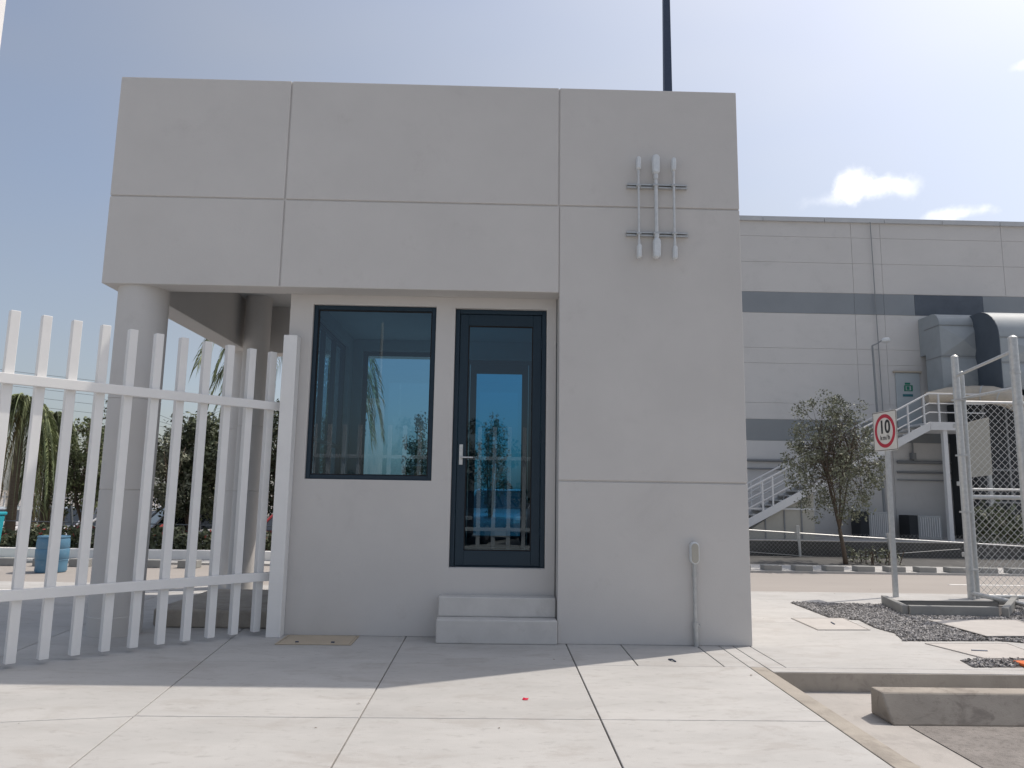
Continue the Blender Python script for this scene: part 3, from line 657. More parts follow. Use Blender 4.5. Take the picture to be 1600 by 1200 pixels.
for txt, sz, dz, bold, sp in (('10', .265, .05, .006, 1.0), ('km/h', .10, -.098, .0008, 1.2)):
    vs, fs = text_mesh(txt, sz, .0015, bold, sp)
    part('sign_text', MB().add([O+ex*v[0]+ez*(v[1]+dz)+nrm*(.005+v[2]) for v in vs], fs), 'signblack', sg)

def wires(mb, p0, ex_, W, z0, z1, pitch, r=.0022):
    """diamond mesh in the plane p0 + s*ex_, s in 0..W, z0..z1"""
    Hh = z1-z0; nrm_ = Vector((-ex_.y, ex_.x, 0))
    for sgn in (1, -1):
        k = -int(Hh/pitch)-1
        while k*pitch < W+Hh:
            c_ = k*pitch; pts = []
            s0 = c_; # line s = c + sgn-adjusted (z)
            if sgn == 1: ts = (max(0, -c_), min(Hh, W-c_)); f_ = lambda t_: (c_+t_, t_)
            else: ts = (max(0, -c_), min(Hh, W-c_)); f_ = lambda t_: (c_+t_, Hh-t_)
            if ts[1]-ts[0] > .02:
                a_ = f_(ts[0]); b_ = f_(ts[1])
                mb.tube([p0+ex_*a_[0]+Vector((0, 0, z0+a_[1]))+nrm_*(.002*sgn), p0+ex_*b_[0]+Vector((0, 0, z0+b_[1]))+nrm_*(.002*sgn)], r, 4, cap=False)
            k += 1
    return mb
# frontal gate leaf
gy = 10.72; gl = P(1508, 780, gy).x; 
zt = P(1550, 629, gy).z; zm1 = P(1550, 765, gy).z; zm2 = P(1550, 777, gy).z; zb_ = P(1550, 934, gy).z
gr = 3.5+gl
gate = thing('wire_gate', (gl, gy, 0), 'galvanised gate leaf filled with diamond wire mesh, facing the road', 'gate')
part('gate_frame', MB().tube([(gl, gy, zb_), (gl, gy, zt)], .025, 10).tube([(gr, gy, zb_), (gr, gy, zt)], .025, 10), 'galv', gate, smooth=True)
for z_, r_ in ((zt, .022), (zm1, .018), (zm2, .03), (zb_+.02, .025)): part('gate_rail', MB().tube([(gl, gy, z_), (gr, gy, z_)], r_, 10), 'galvbright' if r_ < .024 else 'galv', gate, smooth=True)
part('wire_mesh', wires(MB(), Vector((gl, gy, 0)), Vector((1, 0, 0)), gr-gl, zb_+.03, zt, .10, .0028), 'galvbright', gate)
for z_ in (zt-.35, .6, 1.6): part('hinge', MB().box(gl-.09, gl+.02, gy-.03, gy+.03, z_-.03, z_+.03), 'galv', gate, bevel=.004)
# tall post and angled fence towards the right
p1 = G(1527, 936); zp1 = P(1489, 558, p1.y).z; p1b = Vector((p1.x-.09, p1.y-.02, 0))
d2 = _ray(1582, 530); t2 = (zp1-EYE)/d2[2]; p2 = Vector((d2[0]*t2, d2[1]*t2, 0))
af = thing('chain_link_fence', p1b, 'tall galvanised pipe frame with sloping top rails between two posts at the right edge', 'fence')
part('post', MB().tube([p1b, p1b+Vector((0, 0, zp1))], .05, 12).tube([p1b+Vector((0, 0, zp1)), p1b+Vector((0, 0, zp1+.03))], [.055, .02], 12), 'galv', af, smooth=True)
part('post', MB().tube([p2, p2+Vector((0, 0, zp1+.02))], .055, 12).tube([p2+Vector((0, 0, zp1+.02)), p2+Vector((0, 0, zp1+.05))], [.06, .02], 12), 'galv', af, smooth=True)
zz = zp1-.25
part('rail', MB().tube([p1b+Vector((0, 0, P(1495, 588, p1b.y).z)), p2+Vector((0, 0, P(1583, 548, p2.y).z))], .022, 10), 'galv', af, smooth=True)
q1 = P(1504, 622, p1b.y).z; q2 = P(1583, 606, p2.y).z
part('rail', MB().tube([p1b+Vector((.1, 0, q1)), p2+Vector((0, 0, q2))], .02, 10), 'galv', af, smooth=True)
dd = (p2-p1b); exx = dd.normalized()
part('rail', MB().tube([p1b+Vector((0, 0, .08)), p2+Vector((0, 0, .08))], .03, 8), 'galv', af, smooth=True)
pz = P(1503, 582, p1.y+.05)
tag(obj('gate_support_post', MB().tube([(p1.x+.05, p1.y+.06, 0), (p1.x+.05, p1.y+.06, pz.z)], .032, 12).tube([(p1.x+.05, p1.y+.06, pz.z), (p1.x+.05, p1.y+.06, pz.z+.02)], [.036, .015], 12), 'galv', smooth=True), 'shorter galvanised gate hinge post close behind the tall post', 'post')
for z_ in (.4, 1.2, 2.0, 2.8): part('clamp', MB().box(p1b.x-.056, p1b.x+.10, p1b.y-.056, p1b.y+.056, z_-.012, z_+.012), 'galv', af)
for z_ in (.4, 1.2, 2.0, 2.6, 3.0): part('clamp', MB().tube([p2+Vector((0, 0, z_-.02)), p2+Vector((0, 0, z_+.02))], .062, 12), 'galv', af)
# cone at the right edge
cg = G(1643, 1046)
cn = thing('traffic_cone', cg, 'orange traffic cone with a white band cut off by the right edge', 'traffic cone')
part('cone', MB().lathe([(.17, .03), (.16, .05), (.11, .18), (.11, .181), (.075, .31), (.035, .5), (.03, .52)], cg.x, cg.y, 24), 'orange', cn, smooth=True)
part('reflective_band', MB().lathe([(.112, .2), (.084, .3)], cg.x, cg.y, 24), 'conewhite', cn, smooth=True)
part('base', MB().box(cg.x-.19, cg.x+.19, cg.y-.19, cg.y+.19, 0, .03), 'orange', cn, bevel=.01)
# petal and litter
pp = G(821, 1093.5)
tag(obj('petal', MB().add([pp+Vector((-.022, 0, .004)), pp+Vector((-.008, -.016, .002)), pp+Vector((.014, -.012, .004)), pp+Vector((.024, .004, .012)), pp+Vector((.008, .018, .004)), pp+Vector((-.012, .014, .012)),
    pp+Vector((0, 0, .012))], [(0, 1, 6), (1, 2, 6), (2, 3, 6), (3, 4, 6), (4, 5, 6), (5, 0, 6)]), 'petal'), 'small red flower petal lying on the sunlit pavement', 'petal')
lits = [(493, 1138), (780, 1138), (236, 1027), (865, 1031), (1174, 1056), (1436, 1023), (1193, 967), (1304, 928), (1360, 921), (560, 1100), (30, 1131)]
l0 = None
for i, (x_, y_) in enumerate(lits):
    if l0 is None: l0 = obj('leaf_scrap', MB().add([(-.02, 0, .003), (0, -.007, .006), (.022, .002, .003), (.0, .008, .009)], [(0, 1, 3), (1, 2, 3)]), 'dry'); o = l0
    else: o = l0.copy(); C.objects.link(o)
    z_ = -.005 if y_ < 925 else .001
    v = G(x_, y_); o.location = (v.x, v.y, z_); o.rotation_euler = (0, 0, i*1.7); o.scale = (.5+.08*(i % 5),)*3
    tag(o, 'tiny dry leaf scrap lying on the concrete', 'leaf', 'dry leaf scraps on the pavement')

# ============================================================ FACTORY
FY = 27.0
def FP(x, y, d=0.0): return P(x, y, FY-d)
fac = thing('factory', (22, FY+5, 0), 'long pale grey factory building with dark window bands behind the road', 'factory')
fx0 = P(1010, 600, FY).x; fx1 = 42.0; ztop = FP(1300, 347).z
gz = [FP(1300, yy).z for yy in (371, 411, 545, 569, 631)]; vx = [FP(q_, 450).x for q_ in (1334, 1380, 1571)]
bands = (FP(1300, 457.5).z, FP(1300, 490.5).z, FP(1300, 656.5).z, FP(1300, 690).z)
# wall as panels leaving 2.5cm grooves
zs = sorted([.0, FP(1300, 770).z, *gz, bands[1], bands[0], ztop, bands[2], bands[3]]); xs = [fx0, *vx, vx[2]+2.2, vx[2]+2.2+7.6, fx1]
xs = sorted(set([fx0, vx[0]-9, *vx, vx[2]+1.0, vx[2]+9, fx1])); xs = [q_ for q_ in xs if fx0 <= q_ <= fx1]
mw = MB(); ml = MB(); mb1 = MB()
for z0, z1 in zip(zs, zs[1:]):
    for x0, x1 in zip(xs, xs[1:]):
        isb1 = abs(z0-bands[1]) < 1e-6; isb2 = abs(z0-bands[3]) < 1e-6
        tgt = mb1 if isb2 else (None if isb1 else mw)
        if tgt is not None: tgt.box(x0+.008, x1-.008, FY+.012, FY+.05, z0+.006, z1-.006)
part('wall', mw.box(fx0, fx1, FY+.03, FY+12, 0, ztop-.01), 'factory', fac)
part('painted_band', mb1, 'band', fac)
gb_ = MB(); gd_ = MB(); bd0, bd1 = FP(1429, 470).x, FP(1536, 470).x
for a_, b_ in ((fx0, vx[0]), (vx[0], vx[1]), (vx[1], bd0), (bd1, bd1+1.9), (bd1+1.9, bd1+3), (bd1+3, fx1)): gb_.box(a_+.005, b_-.005, FY+.012, FY+.029, bands[1]+.01, bands[0]-.01)
gd_.box(bd0+.005, bd1-.005, FY+.012, FY+.029, bands[1]+.01, bands[0]-.01)
part('window_band', gb_, 'bandglass', fac); part('window_band', gd_, 'bandreflect', fac)
cp = MB(); cx_ = [FP(q_, 345).x for q_ in (1010, 1191, 1287, 1380, 1470, 1560)]; cx_ += [cx_[-1]+2.1*k_ for k_ in range(1, 7)]
for x0, x1 in zip(cx_, cx_[1:]): cp.box(x0+.01, x1-.01, FY-.08, FY+.4, ztop-.02, FP(1300, 341).z)
part('coping', cp, 'coping', fac)
dx0, dx1, dzt, dzb = FP(1399, 600).x, FP(1436.5, 600).x, FP(1417, 583).z, FP(1417, 668).z
fd_ = part('door', MB().box(dx0, dx1, FY-.04, FY-.001, dzb, dzt), 'doorpaint', fac, bevel=.01)
sub('door_lintel', MB().box(dx0-.08, dx1+.08, FY-.09, FY-.001, dzt+.01, dzt+.07), 'ductin', fd_)
def fbox(x0, y0, x1, y1, d0, d1):
    a_ = FP(x0, y1, d1); b_ = FP(x1, y0, d1); return MB().box(a_.x, b_.x, FY-d1, FY-d0, a_.z, b_.z)
m_ = fbox(1414, 598, 1422, 601, .041, .05)
for b_ in ((1413, 603, 1415, 610), (1424, 603, 1426, 610), (1413, 602, 1426, 603.2), (1413, 610, 1426, 611.2), (1417, 604, 1421, 609)): q_ = fbox(*b_, .041, .05); m_.add(q_.v, q_.f)
sub('exit_notice', m_, 'signgreen', fd_); sub('door_label', fbox(1411, 616, 1426.5, 619.5, .041, .05), 'signteal', fd_)
# downpipe and wall pipes
part('downpipe', MB().tube([(FP(1358, 350).x, FY-.08, FP(1358, 348).z), (FP(1358, 350).x+.12, FY-.08, .3)], .016, 8), 'band', fac)
for yy in (719, 732): part('wall_pipe', MB().tube([(FP(1165, yy).x, FY-.08, FP(1165, yy).z), (FP(1228, yy).x, FY-.08, FP(1165, yy).z)], .05 if yy < 720 else .03, 8), 'factorylow', fac)
for yy, r_ in ((722, .06), (738, .04), (750, .02)): part('wall_pipe', MB().tube([(FP(1400, yy).x, FY-.1, FP(1400, yy).z), (FP(1500, yy).x, FY-.1, FP(1400, yy).z)], r_, 8), 'factorylow', fac)
part('wall_pipe', MB().tube([(FP(1423, 690).x, FY-.1, FP(1423, 690).z), (FP(1423, 690).x, FY-.1, FP(1423, 722).z)], .03, 8).box(FP(1421, 712).x, FP(1427, 712).x, FY-.2, FY-.01, FP(1423, 718).z, FP(1423, 708).z), 'factorylow', fac)
vt = fbox(1250, 695, 1273, 706, .01, .1); part('vent', vt, 'acdark', fac)
for yy in (698, 702): part('vent_slat', fbox(1250, yy-.8, 1273, yy+.8, .105, .13), 'acgrey', fac)
# ducts
def duct(x0p, xm_p, x1p, ytop, ybot, dist, label):
    yf = FY-dist; a_ = P(xm_p, ytop, yf); b_ = P(x1p, ytop, yf); zt_ = a_.z; zb2 = P(xm_p, ybot, yf).z; x0, x1 = a_.x, b_.x
    t = thing('air_duct', ((x0+x1)/2, yf+.5, zb2), label, 'air duct', 'big sheet metal ducts on the factory wall')
    R = .45 if dist < 2 else 1.05; prof = [(yf, zb2)]
    n_ = 8
    prof += [(yf, zt_-R)]+[(yf+R-R*math.cos(math.pi/2*k_/n_), zt_-R+R*math.sin(math.pi/2*k_/n_)) for k_ in range(1, n_+1)]+[(FY-.01, zt_)]
    din = .9
    prof += [(FY-.01, zt_-1.4), (FY-.35, zt_-1.4), (FY-.35, zb2)]
    mb = MB(); n2 = len(prof)
    mb.add([(x0, p_[0], p_[1]) for p_ in prof]+[(x1, p_[0], p_[1]) for p_ in prof], [tuple(range(n2)), tuple(range(2*n2-1, n2-1, -1))]+[(i, n2+i, n2+(i+1) % n2, (i+1) % n2) for i in range(n2)])
    part('duct_shell', mb, 'duct', t, smooth=True)
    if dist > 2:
        sp = part('side_plate', MB().add([(x0-.025, p_[0], p_[1]) for p_ in prof]+[(x0-.003, p_[0], p_[1]) for p_ in prof], [tuple(range(n2)), tuple(range(2*n2-1, n2-1, -1))]+[(i, n2+i, n2+(i+1) % n2, (i+1) % n2) for i in range(n2)]), 'ductdark', t); sp['label'] = 'dark blue grey curved side plate'  # thin dark plate added over the left side of the shell
    Hd = zt_-R-zb2
    for fr in (0, .5, .98):
        z_ = zb2+Hd*fr; part('seam', MB().box(x0-.02, x1+.02, yf-.02, FY-.36, z_, z_+.03), 'band', t)
    # cross-broken face panel
    for fr in (0.0, .5):
        za, zb3 = zb2+Hd*fr+.05, zb2+Hd*(fr+.48)-.02; xc, zc = (x0+x1)/2, (za+zb3)/2
        part('face_panel', MB().add([(x0+.02, yf-.003, za), (x1-.02, yf-.003, za), (x1-.02, yf-.003, zb3), (x0+.02, yf-.003, zb3), (xc, yf-.16, zc)], [(0, 1, 4), (1, 2, 4), (2, 3, 4), (3, 0, 4)]), 'duct', t)
    return t
duct(1440, 1466, 1530, 487, 608, 1.3, 'grey sheet metal duct curving into the factory wall, the left of the two')
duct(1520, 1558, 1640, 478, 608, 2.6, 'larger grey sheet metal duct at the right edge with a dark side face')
# horizontal insulated duct
hd = thing('insulated_pipe', P(1545, 615, 24.9), 'tan wrapped fat pipe bending below the sheet metal ducts', 'pipe')
pts = [P(1448, 622, 25.3), P(1480, 617, 25.2), P(1520, 616, 25.0), P(1550, 617, 24.6), P(1578, 624, 24.2), P(1600, 636, 24.0), P(1640, 650, 24.0)]
part('pipe_wrap', MB().tube(pts, [.2, .26, .3, .3, .3, .3, .3], 16), 'ductin', hd, smooth=True)
for a_, b_ in zip(pts[2:-1], pts[3:]):
    m2 = (a_+b_)/2; dv = (b_-a_).normalized()*.02; part('strap', MB().tube([m2-dv, m2+dv], .312, 16), 'galv', hd)
eq = thing('air_handler', P(1540, 760, 25.6), 'large dark grey equipment housing standing under the ducts', 'air handling unit')
xa = P(1520, 640, 25.4).x
part('housing', MB().box(xa, xa+6, 25.4, 26.9, .0, P(1550, 626, 25.4).z), 'acdark', eq, bevel=.03)
for i in range(7): part('panel_rib', MB().box(xa+.3+i*.8, xa+.36+i*.8, 25.36, 25.399, .1, P(1550, 630, 25.4).z), 'factorylow', eq)
for z_ in (1.3, 2.4): part('panel_rib', MB().box(xa, xa+6, 25.34, 25.359, z_, z_+.06), 'factorylow', eq)
wb = P(1500, 748, 20.0); wt_ = P(1548, 655, 20.0)
bd = thing('panel_board', (wb.x, 20, 0), 'pale beige panel board standing behind the wire gate', 'board')
part('panel', MB().add([(P(1504, 662, 20).x, 20, P(1504, 662, 20).z), (P(1545, 652, 20).x, 20, P(1545, 652, 20).z), (P(1551, 742, 20).x, 20, P(1551, 742, 20).z), (P(1510, 747, 20).x, 20, P(1510, 747, 20).z),
    (P(1504, 662, 20).x, 20.06, P(1504, 662, 20).z), (P(1545, 652, 20).x, 20.06, P(1545, 652, 20).z), (P(1551, 742, 20).x, 20.06, P(1551, 742, 20).z), (P(1510, 747, 20).x, 20.06, P(1510, 747, 20).z)],
    [(3, 2, 1, 0), (4, 5, 6, 7), (0, 1, 5, 4), (1, 2, 6, 5), (2, 3, 7, 6), (3, 0, 4, 7)]), 'beige', bd)
part('leg', MB().box(wb.x+.1, wb.x+.16, 20.07, 20.12, 0, 3.0), 'galv', bd); part('leg', MB().box(wt_.x-.1, wt_.x-.04, 20.07, 20.12, 0, 3.0), 'galv', bd)

# ---- stairs
SYF, SYB = 24.4, 25.5
st = thing('steel_staircase', P(1172, 823, 24.4), 'long white steel staircase climbing right to a landing at the factory door', 'staircase')
sA, sB = P(1150, 835, SYF), P(1454, 672, SYF); sA2, sB2 = P(1150, 821, SYF), P(1454, 659, SYF)
for yy in (SYF, SYB): 
    part('stringer', MB().extrude([(sA.x, yy, sA.z), (sB.x, yy, sB.z), (sB2.x, yy, sB2.z), (sA2.x, yy, sA2.z)], (0, yy, 0), (0, yy+.06, 0)), 'whitepaint', st)
nst = 22
for k_ in range(nst):
    f_ = (k_+.5)/nst; x_ = sA2.x+(sB2.x-sA2.x)*f_; z_ = sA2.z+(sB2.z-sA2.z)*f_-.05
    part('tread', MB().box(x_-.17, x_+.13, SYF+.061, SYB-.001, z_-.02, z_+.02), 'galv', st)
lx1 = P(1500, 665, SYF).x+.9
part('landing', MB().box(sB2.x, lx1, SYF, SYB+.3, sB2.z-.27, sB2.z), 'whitepaint', st)
part('landing_walkway', MB().box(dx0-.3, dx1+.3, SYB+.301, FY-.05, sB2.z-.1, sB2.z-.02), 'galv', st)
for px_ in (1480,): 
    x_ = P(px_, 700, SYF).x; part('support_post', MB().box(x_-.07, x_+.07, SYF+.05, SYF+.2, 0, sB2.z-.271), 'whitepaint', st)
slope = (sB2.z-sA2.z)/(sB2.x-sA2.x)
for yy in (SYF+.03, SYB+.03):
    for hgt in (.95, .62, .32):
        r_ = .03 if hgt > .9 else .02
        part('handrail' if hgt > .9 else 'rail', MB().tube([(sA2.x, yy, sA2.z+hgt), (sB2.x, yy, sB2.z+hgt), (lx1, yy, sB2.z+hgt)] if yy < 25 else [(sA2.x, yy, sA2.z+hgt), (sB2.x-1.0, yy, sB2.z+hgt-1.0*slope)], r_, 6), 'whitepaint', st)
    for px_ in (1191, 1207, 1263, 1320, 1373, 1425, 1451):
        x_ = P(px_, 740, SYF).x
        if yy > 25 and px_ > 1440: continue
        zz = min(sA2.z+(x_-sA2.x)*slope, sB2.z); part('post', MB().box(x_-.025, x_+.025, yy-.025, yy+.025, zz-.1, zz+.95), 'whitepaint', st)
x_ = P(1468, 640, SYF).x; part('post', MB().box(x_-.025, x_+.025, SYF+.005, SYF+.055, sB2.z, sB2.z+.95), 'whitepaint', st)
# store under the stairs
us = thing('storage_box', P(1230, 840, 24.6), 'pale panel storage box below the staircase', 'storage box')
bx0, bx1 = P(1165, 800, 24.6).x, P(1272, 800, 24.6).x
part('body', MB().add([(bx0, 24.6, .03), (bx1, 24.6, .03), (bx1, 24.6, P(1272, 762, 24.6).z), (bx0, 24.6, P(1165, 832, 24.6).z), (bx0, 25.4, .03), (bx1, 25.4, .03), (bx1, 25.4, P(1272, 762, 24.6).z), (bx0, 25.4, P(1165, 832, 24.6).z)],
    [(0, 1, 2, 3), (7, 6, 5, 4), (0, 4, 5, 1), (1, 5, 6, 2), (2, 6, 7, 3), (3, 7, 4, 0)]), 'beige', us)
for px_ in (1195, 1225, 1252): xq = P(px_, 800, 24.6).x; part('panel_seam', MB().box(xq-.02, xq+.02, 24.57, 24.599, .05, .75+(px_-1165)*.012), 'factorylow', us)
part('cross_rail', MB().box(bx0, bx1, 24.55, 24.569, .98, 1.04), 'whitepaint', us)
# AC units
def ac(x0p, x1p, y0p, y1p, yd, label):
    a_ = P(x0p, y1p, yd); b_ = P(x1p, y0p, yd); t = thing('cooling_unit', (a_.x, yd+.3, .03), label, 'cooling unit', 'cooling units against the factory wall')
    part('casing', MB().box(a_.x, b_.x, yd, yd+.7, .03, b_.z), 'acgrey', t, bevel=.02)
    part('side_grille', MB().box(a_.x-.3, a_.x-.01, yd+.02, yd+.7, .03, b_.z), 'acdark', t)
    fn_ = MB(); n_ = 9
    for k_ in range(n_): xx_ = a_.x+.08+(b_.x-a_.x-.16)*k_/(n_-1); fn_.box(xx_-.015, xx_+.015, yd-.03, yd-.001, .12, b_.z-.06)
    part('fins', fn_, 'whitepaint', t)
ac(1360, 1388, 800, 850, 25.9, 'grey finned cooling unit on the factory wall, behind the speed sign pole')
ac(1437, 1470, 806, 850, 25.9, 'grey finned cooling unit under the landing, left of the support post')
# wall lamp on mast
ml_ = thing('mast_lamp', P(1367, 640, 26.3), 'slim grey street lamp with a short curved arm beside the factory door', 'street lamp')
mx = P(1363, 540, 26.2)
part('mast', MB().tube([(mx.x+.12, 26.2, 0), (mx.x, 26.2, mx.z)], [.05, .035], 8), 'band', ml_)
part('arm', MB().tube([(mx.x, 26.2, mx.z), P(1370, 537, 26.2), P(1378, 532, 26.2)], .025, 6), 'band', ml_)
la, lb = P(1377, 532, 26.2), P(1391, 531, 26.2)
part('lamp_head', MB().tube([la, la.lerp(lb, .3), la.lerp(lb, .8), lb], [.04, .1, .1, .04], 8), 'alubox', ml_, smooth=True)

# ---- low dark wall with wire fence, right background
wy = 16.2
w0, w1 = P(1100, 842, wy), P(1520, 848, wy)
tag(obj('low_wall', MB().box(w0.x, 16, wy, wy+.18, .03, P(1300, 846, wy).z), 'darkwall', bevel=.01), 'low weathered dark grey wall behind the far kerb on the right', 'wall')
tag(obj('earth_bank', MB().extrude([(w0.x, wy-.001, .031), (w0.x, wy-.001, .14), (w0.x, wy-.95, .031)], (w0.x, 0, 0), (16, 0, 0)), 'darkwall'), 'low strip of dark soil at the foot of the weathered wall', 'soil bank')
wfce = thing('wire_fence', (w0.x, wy, 0), 'low sagging chain wire fence above the weathered wall behind the tree', 'fence')
ra_, rb_ = P(1168, 828, wy-.06), P(1500, 848, wy-.06); ex2 = (rb_-ra_)
part('top_rail', MB().tube([ra_-ex2*.2, ra_, ra_.lerp(rb_, .5)+Vector((0, 0, -.01)), rb_, rb_+ex2*.6], .016, 8), 'galvbright', wfce)
part('wire', MB().tube([P(1168, 862, wy-.06), P(1300, 872, wy-.06), P(1500, 858, wy-.06)], .006, 5), 'galvbright', wfce)
for px_ in (1251, 1392): b_ = P(px_, 878, wy-.06); part('post', MB().tube([(b_.x, wy-.06, .03), (b_.x-.03, wy-.06, P(px_, 830 if px_ < 1300 else 842, wy-.06).z+.12)], .03, 8), 'galv', wfce)
part('wire_mesh', wires(MB(), Vector((w0.x, wy-.05, 0)), Vector((1, 0, 0)), 6.5, .1, .62, .09, .0012), 'galv', wfce)

# ============================================================ VEGETATION
def rnd_in_blob(c, r, n): 
    d = RNG.normal(size=(n, 3)); d /= np.linalg.norm(d, axis=1)[:, None]; return np.array(c)+d*(RNG.random(n)**.45)[:, None]*np.array(r)
def tree(base, height, crown, trunk_r, nclump, leaves, lsize, leafm, label, cat='tree', fork=.3, group=None, clump=.28, seed=1, lean=0):
    """crown = (cx,cy,cz,rx,ry,rz) relative to base"""
    rn = random.Random(seed); b = Vector(base); t = thing('tree', b, label, cat, group)
    cx_, cy_, cz_, rx, ry, rz = crown; wood = MB(); f0 = b+Vector((lean, 0, height*fork))
    wood.tube([b, b.lerp(f0, .5)+Vector((rn.uniform(-.03, .03), 0, 0)), f0], [trunk_r, trunk_r*.8, trunk_r*.7], 8)
    cen = []
    limbs = []
    nl = 6
    for i in range(nl):
        a_ = 2*math.pi*i/nl+rn.uniform(-.3, .3); rr_ = rn.uniform(.25, .6)
        tip = b+Vector((cx_+rx*rr_*math.cos(a_), cy_+ry*rr_*math.sin(a_), cz_+rz*rn.uniform(.0, .6)))
        mid = f0.lerp(tip, .5)+Vector((rn.uniform(-.1, .1)*rx, rn.uniform(-.1, .1)*ry, -.05*rz)); limbs.append((f0, mid, tip))
        wood.tube([f0, mid, tip], [trunk_r*.5, trunk_r*.33, trunk_r*.14], 6)
    for i in range(nclump):
        while True:
            v = Vector([rn.uniform(-1, 1) for _ in range(3)])
            if .12 < v.length < 1: break
        c_ = b+Vector((cx_+v.x*rx, cy_+v.y*ry, cz_+v.z*rz)); cen.append(c_)
        l_ = rn.choice(limbs); s_ = l_[1].lerp(l_[2], rn.uniform(0, 1)); wood.tube([s_, s_.lerp(c_, .55)+Vector((0, 0, .06*rz)), c_], [trunk_r*.16, trunk_r*.1, trunk_r*.04], 4, cap=False)
    part('trunk', wood, 'bark', t, smooth='all')
    lf = MB(); per = max(1, leaves//nclump)
    for c_ in cen:
        k_ = rn.uniform(.55, 1.3); lf.leaves(rnd_in_blob(c_, [clump*rx*k_, clump*ry*k_, clump*rz*k_*.8], int(per*k_)), lsize)
    part('crown', lf, leafm, t); return t
tb = G(1320, 879)
ty = 15.4; tb = P(1322, 884, ty); tb.z = .03
tp_ = P(1300, 625, ty).z; bt_ = P(1300, 780, ty).z
tree(tb, 3.6, (P(1302, 700, ty).x-tb.x, 0, (tp_+bt_)/2-.22, 1.02, .85, (tp_-bt_)/2+.36), .05, 230, 11500, .03, 'leafgrey', 'slender young tree with sparse grey green leaves on the far pavement before the staircase', fork=.2, clump=.15, seed=5, lean=-.1)
# weeds by the tree
def bush(name, x0, x1, y0, y1, z0, z1, n, lsize, m, label, cat, extra=None, kind=None):
    lf = MB(); pts = np.stack([RNG.uniform(x0, x1, n), RNG.uniform(y0, y1, n), z0+(z1-z0)*RNG.random(n)**.8], 1)
    wob = .82+.28*np.sin(pts[:, 0]*2.3+1)*np.sin(pts[:, 0]*5.1)+.08*RNG.random(n)
    pts[:, 2] = z0+(pts[:, 2]-z0)*wob
    lf.leaves(pts, lsize)
    t = thing(name, ((x0+x1)/2, (y0+y1)/2, z0), label, cat); part('foliage', lf, m, t)
    stems = MB()
    for i in range(int((x1-x0)*5)+(9 if x1-x0 < 2 else 2)):
        xx_ = random.uniform(x0, x1); yy_ = random.uniform(y0, y1); stems.tube([(xx_, yy_, z0), (xx_+random.uniform(-.1, .1), yy_, z0+(z1-z0)*.7)], .01, 4)
    part('stems', stems, 'bark', t)
    if extra:
        fl = MB(); c_ = pts[RNG.random(n) < extra[1]]; c_ = c_[c_[:, 2] > z0+(z1-z0)*.62]
        c_ = c_+np.array([0, -.08, .03]); fl.leaves(c_, .05); part('flowers', fl, extra[0], t)
    return t
xw = P(1345, 870, 15.6).x
bush('shrub', xw-.3, xw+.75, 15.3, 15.75, .03, .42, 300, .04, 'leafgrey', 'ragged green weeds growing at the foot of the young tree', 'shrub')
xg = P(1520, 700, 18).x
bush('shrub', xg, xg+6, 17.5, 18.5, .03, 1.35, 6000, .08, 'leafdark', 'dark bushy hedge behind the wire gate', 'hedge')
# left hedge with flowers, on a low white wall
hx0, hx1 = P(-60, 850, 15.0).x-3, P(470, 850, 15.0).x+1.5
hz = P(200, 827, 15.2).z
tag(obj('planter_wall', MB().box(hx0, hx1, 14.55, 14.75, .03, .20), 'whitesteel', bevel=.01), 'low white painted planter wall in front of the flowering hedge', 'wall')
bush('flowering_hedge', hx0, hx1, 14.8, 15.6, .03, hz+.04, 13000, .06, 'leafdark', 'dark green hedge dotted with red flowers seen through the white fence', 'hedge', extra=('flower', .055))
def frond(mb, base, az, length, rise, droop, nleaf=74, lw=.0075, ll=.42):
    d = Vector((math.cos(az), math.sin(az), 0)); pts = []
    for i in range(13):
        t_ = i/12; pts.append(base+d*(length*(t_-.25*t_**3)*.85)+Vector((0, 0, rise*math.sin(min(t_*1.6, 1.6))-droop*t_**2.2)))
    mb.tube(pts, [.018*(1-.8*i/12) for i in range(13)], 4, cap=False)
    side = Vector((-d.y, d.x, 0))
    for k_ in range(nleaf):
        t_ = .12+.86*k_/nleaf; i = int(t_*12); f_ = t_*12-i; p_ = pts[i].lerp(pts[min(i+1, 12)], f_)
        for s_ in (-1, 1):
            L_ = ll*(1-.5*abs(t_-.45))*random.uniform(.75, 1.15); tip = p_+side*s_*L_*.38+d*L_*.25+Vector((0, 0, -L_*random.uniform(.35, 1.0)))
            md = p_.lerp(tip, .45)+side*s_*.05*1+Vector((0, 0, .05)); w_ = d*lw
            o_ = len(mb.v); mb.add([p_-w_, p_+w_, md+w_*1.3, tip, md-w_*1.3], [(0, 1, 2, 4), (4, 2, 3)])
def palm(px_, ybase, Y, ycrown, nf, length, label, seed=1, dry=0, rise=.5, droop=1.5, az0=0, ll=.42):
    random.seed(seed); b = P(px_, 800, Y); b.z = -.85; c_ = P(px_, ycrown, Y)
    c_.x = b.x; t = thing('palm_tree', b, label, 'palm tree')
    part('trunk', MB().tube([b, b.lerp(c_, .5), c_], [.13, .09, .07], 12), 'palmbark', t, smooth='all')
    fr = MB()
    for i in range(nf): frond(fr, c_, az0+2*math.pi*i/nf+random.uniform(-.15, .15), length*random.uniform(.8, 1.1), rise*random.uniform(.5, 1.3), droop*random.uniform(.8, 1.2), ll=ll)
    part('fronds', fr, 'palmgreen', t)
    if dry:
        fr = MB()
        for i in range(dry): frond(fr, c_-Vector((0, 0, .25)), 2*math.pi*i/dry+.3, length*.55, .05, droop*1.3, ll=ll)
        part('dry_fronds', fr, 'palmdry', t)
    return t
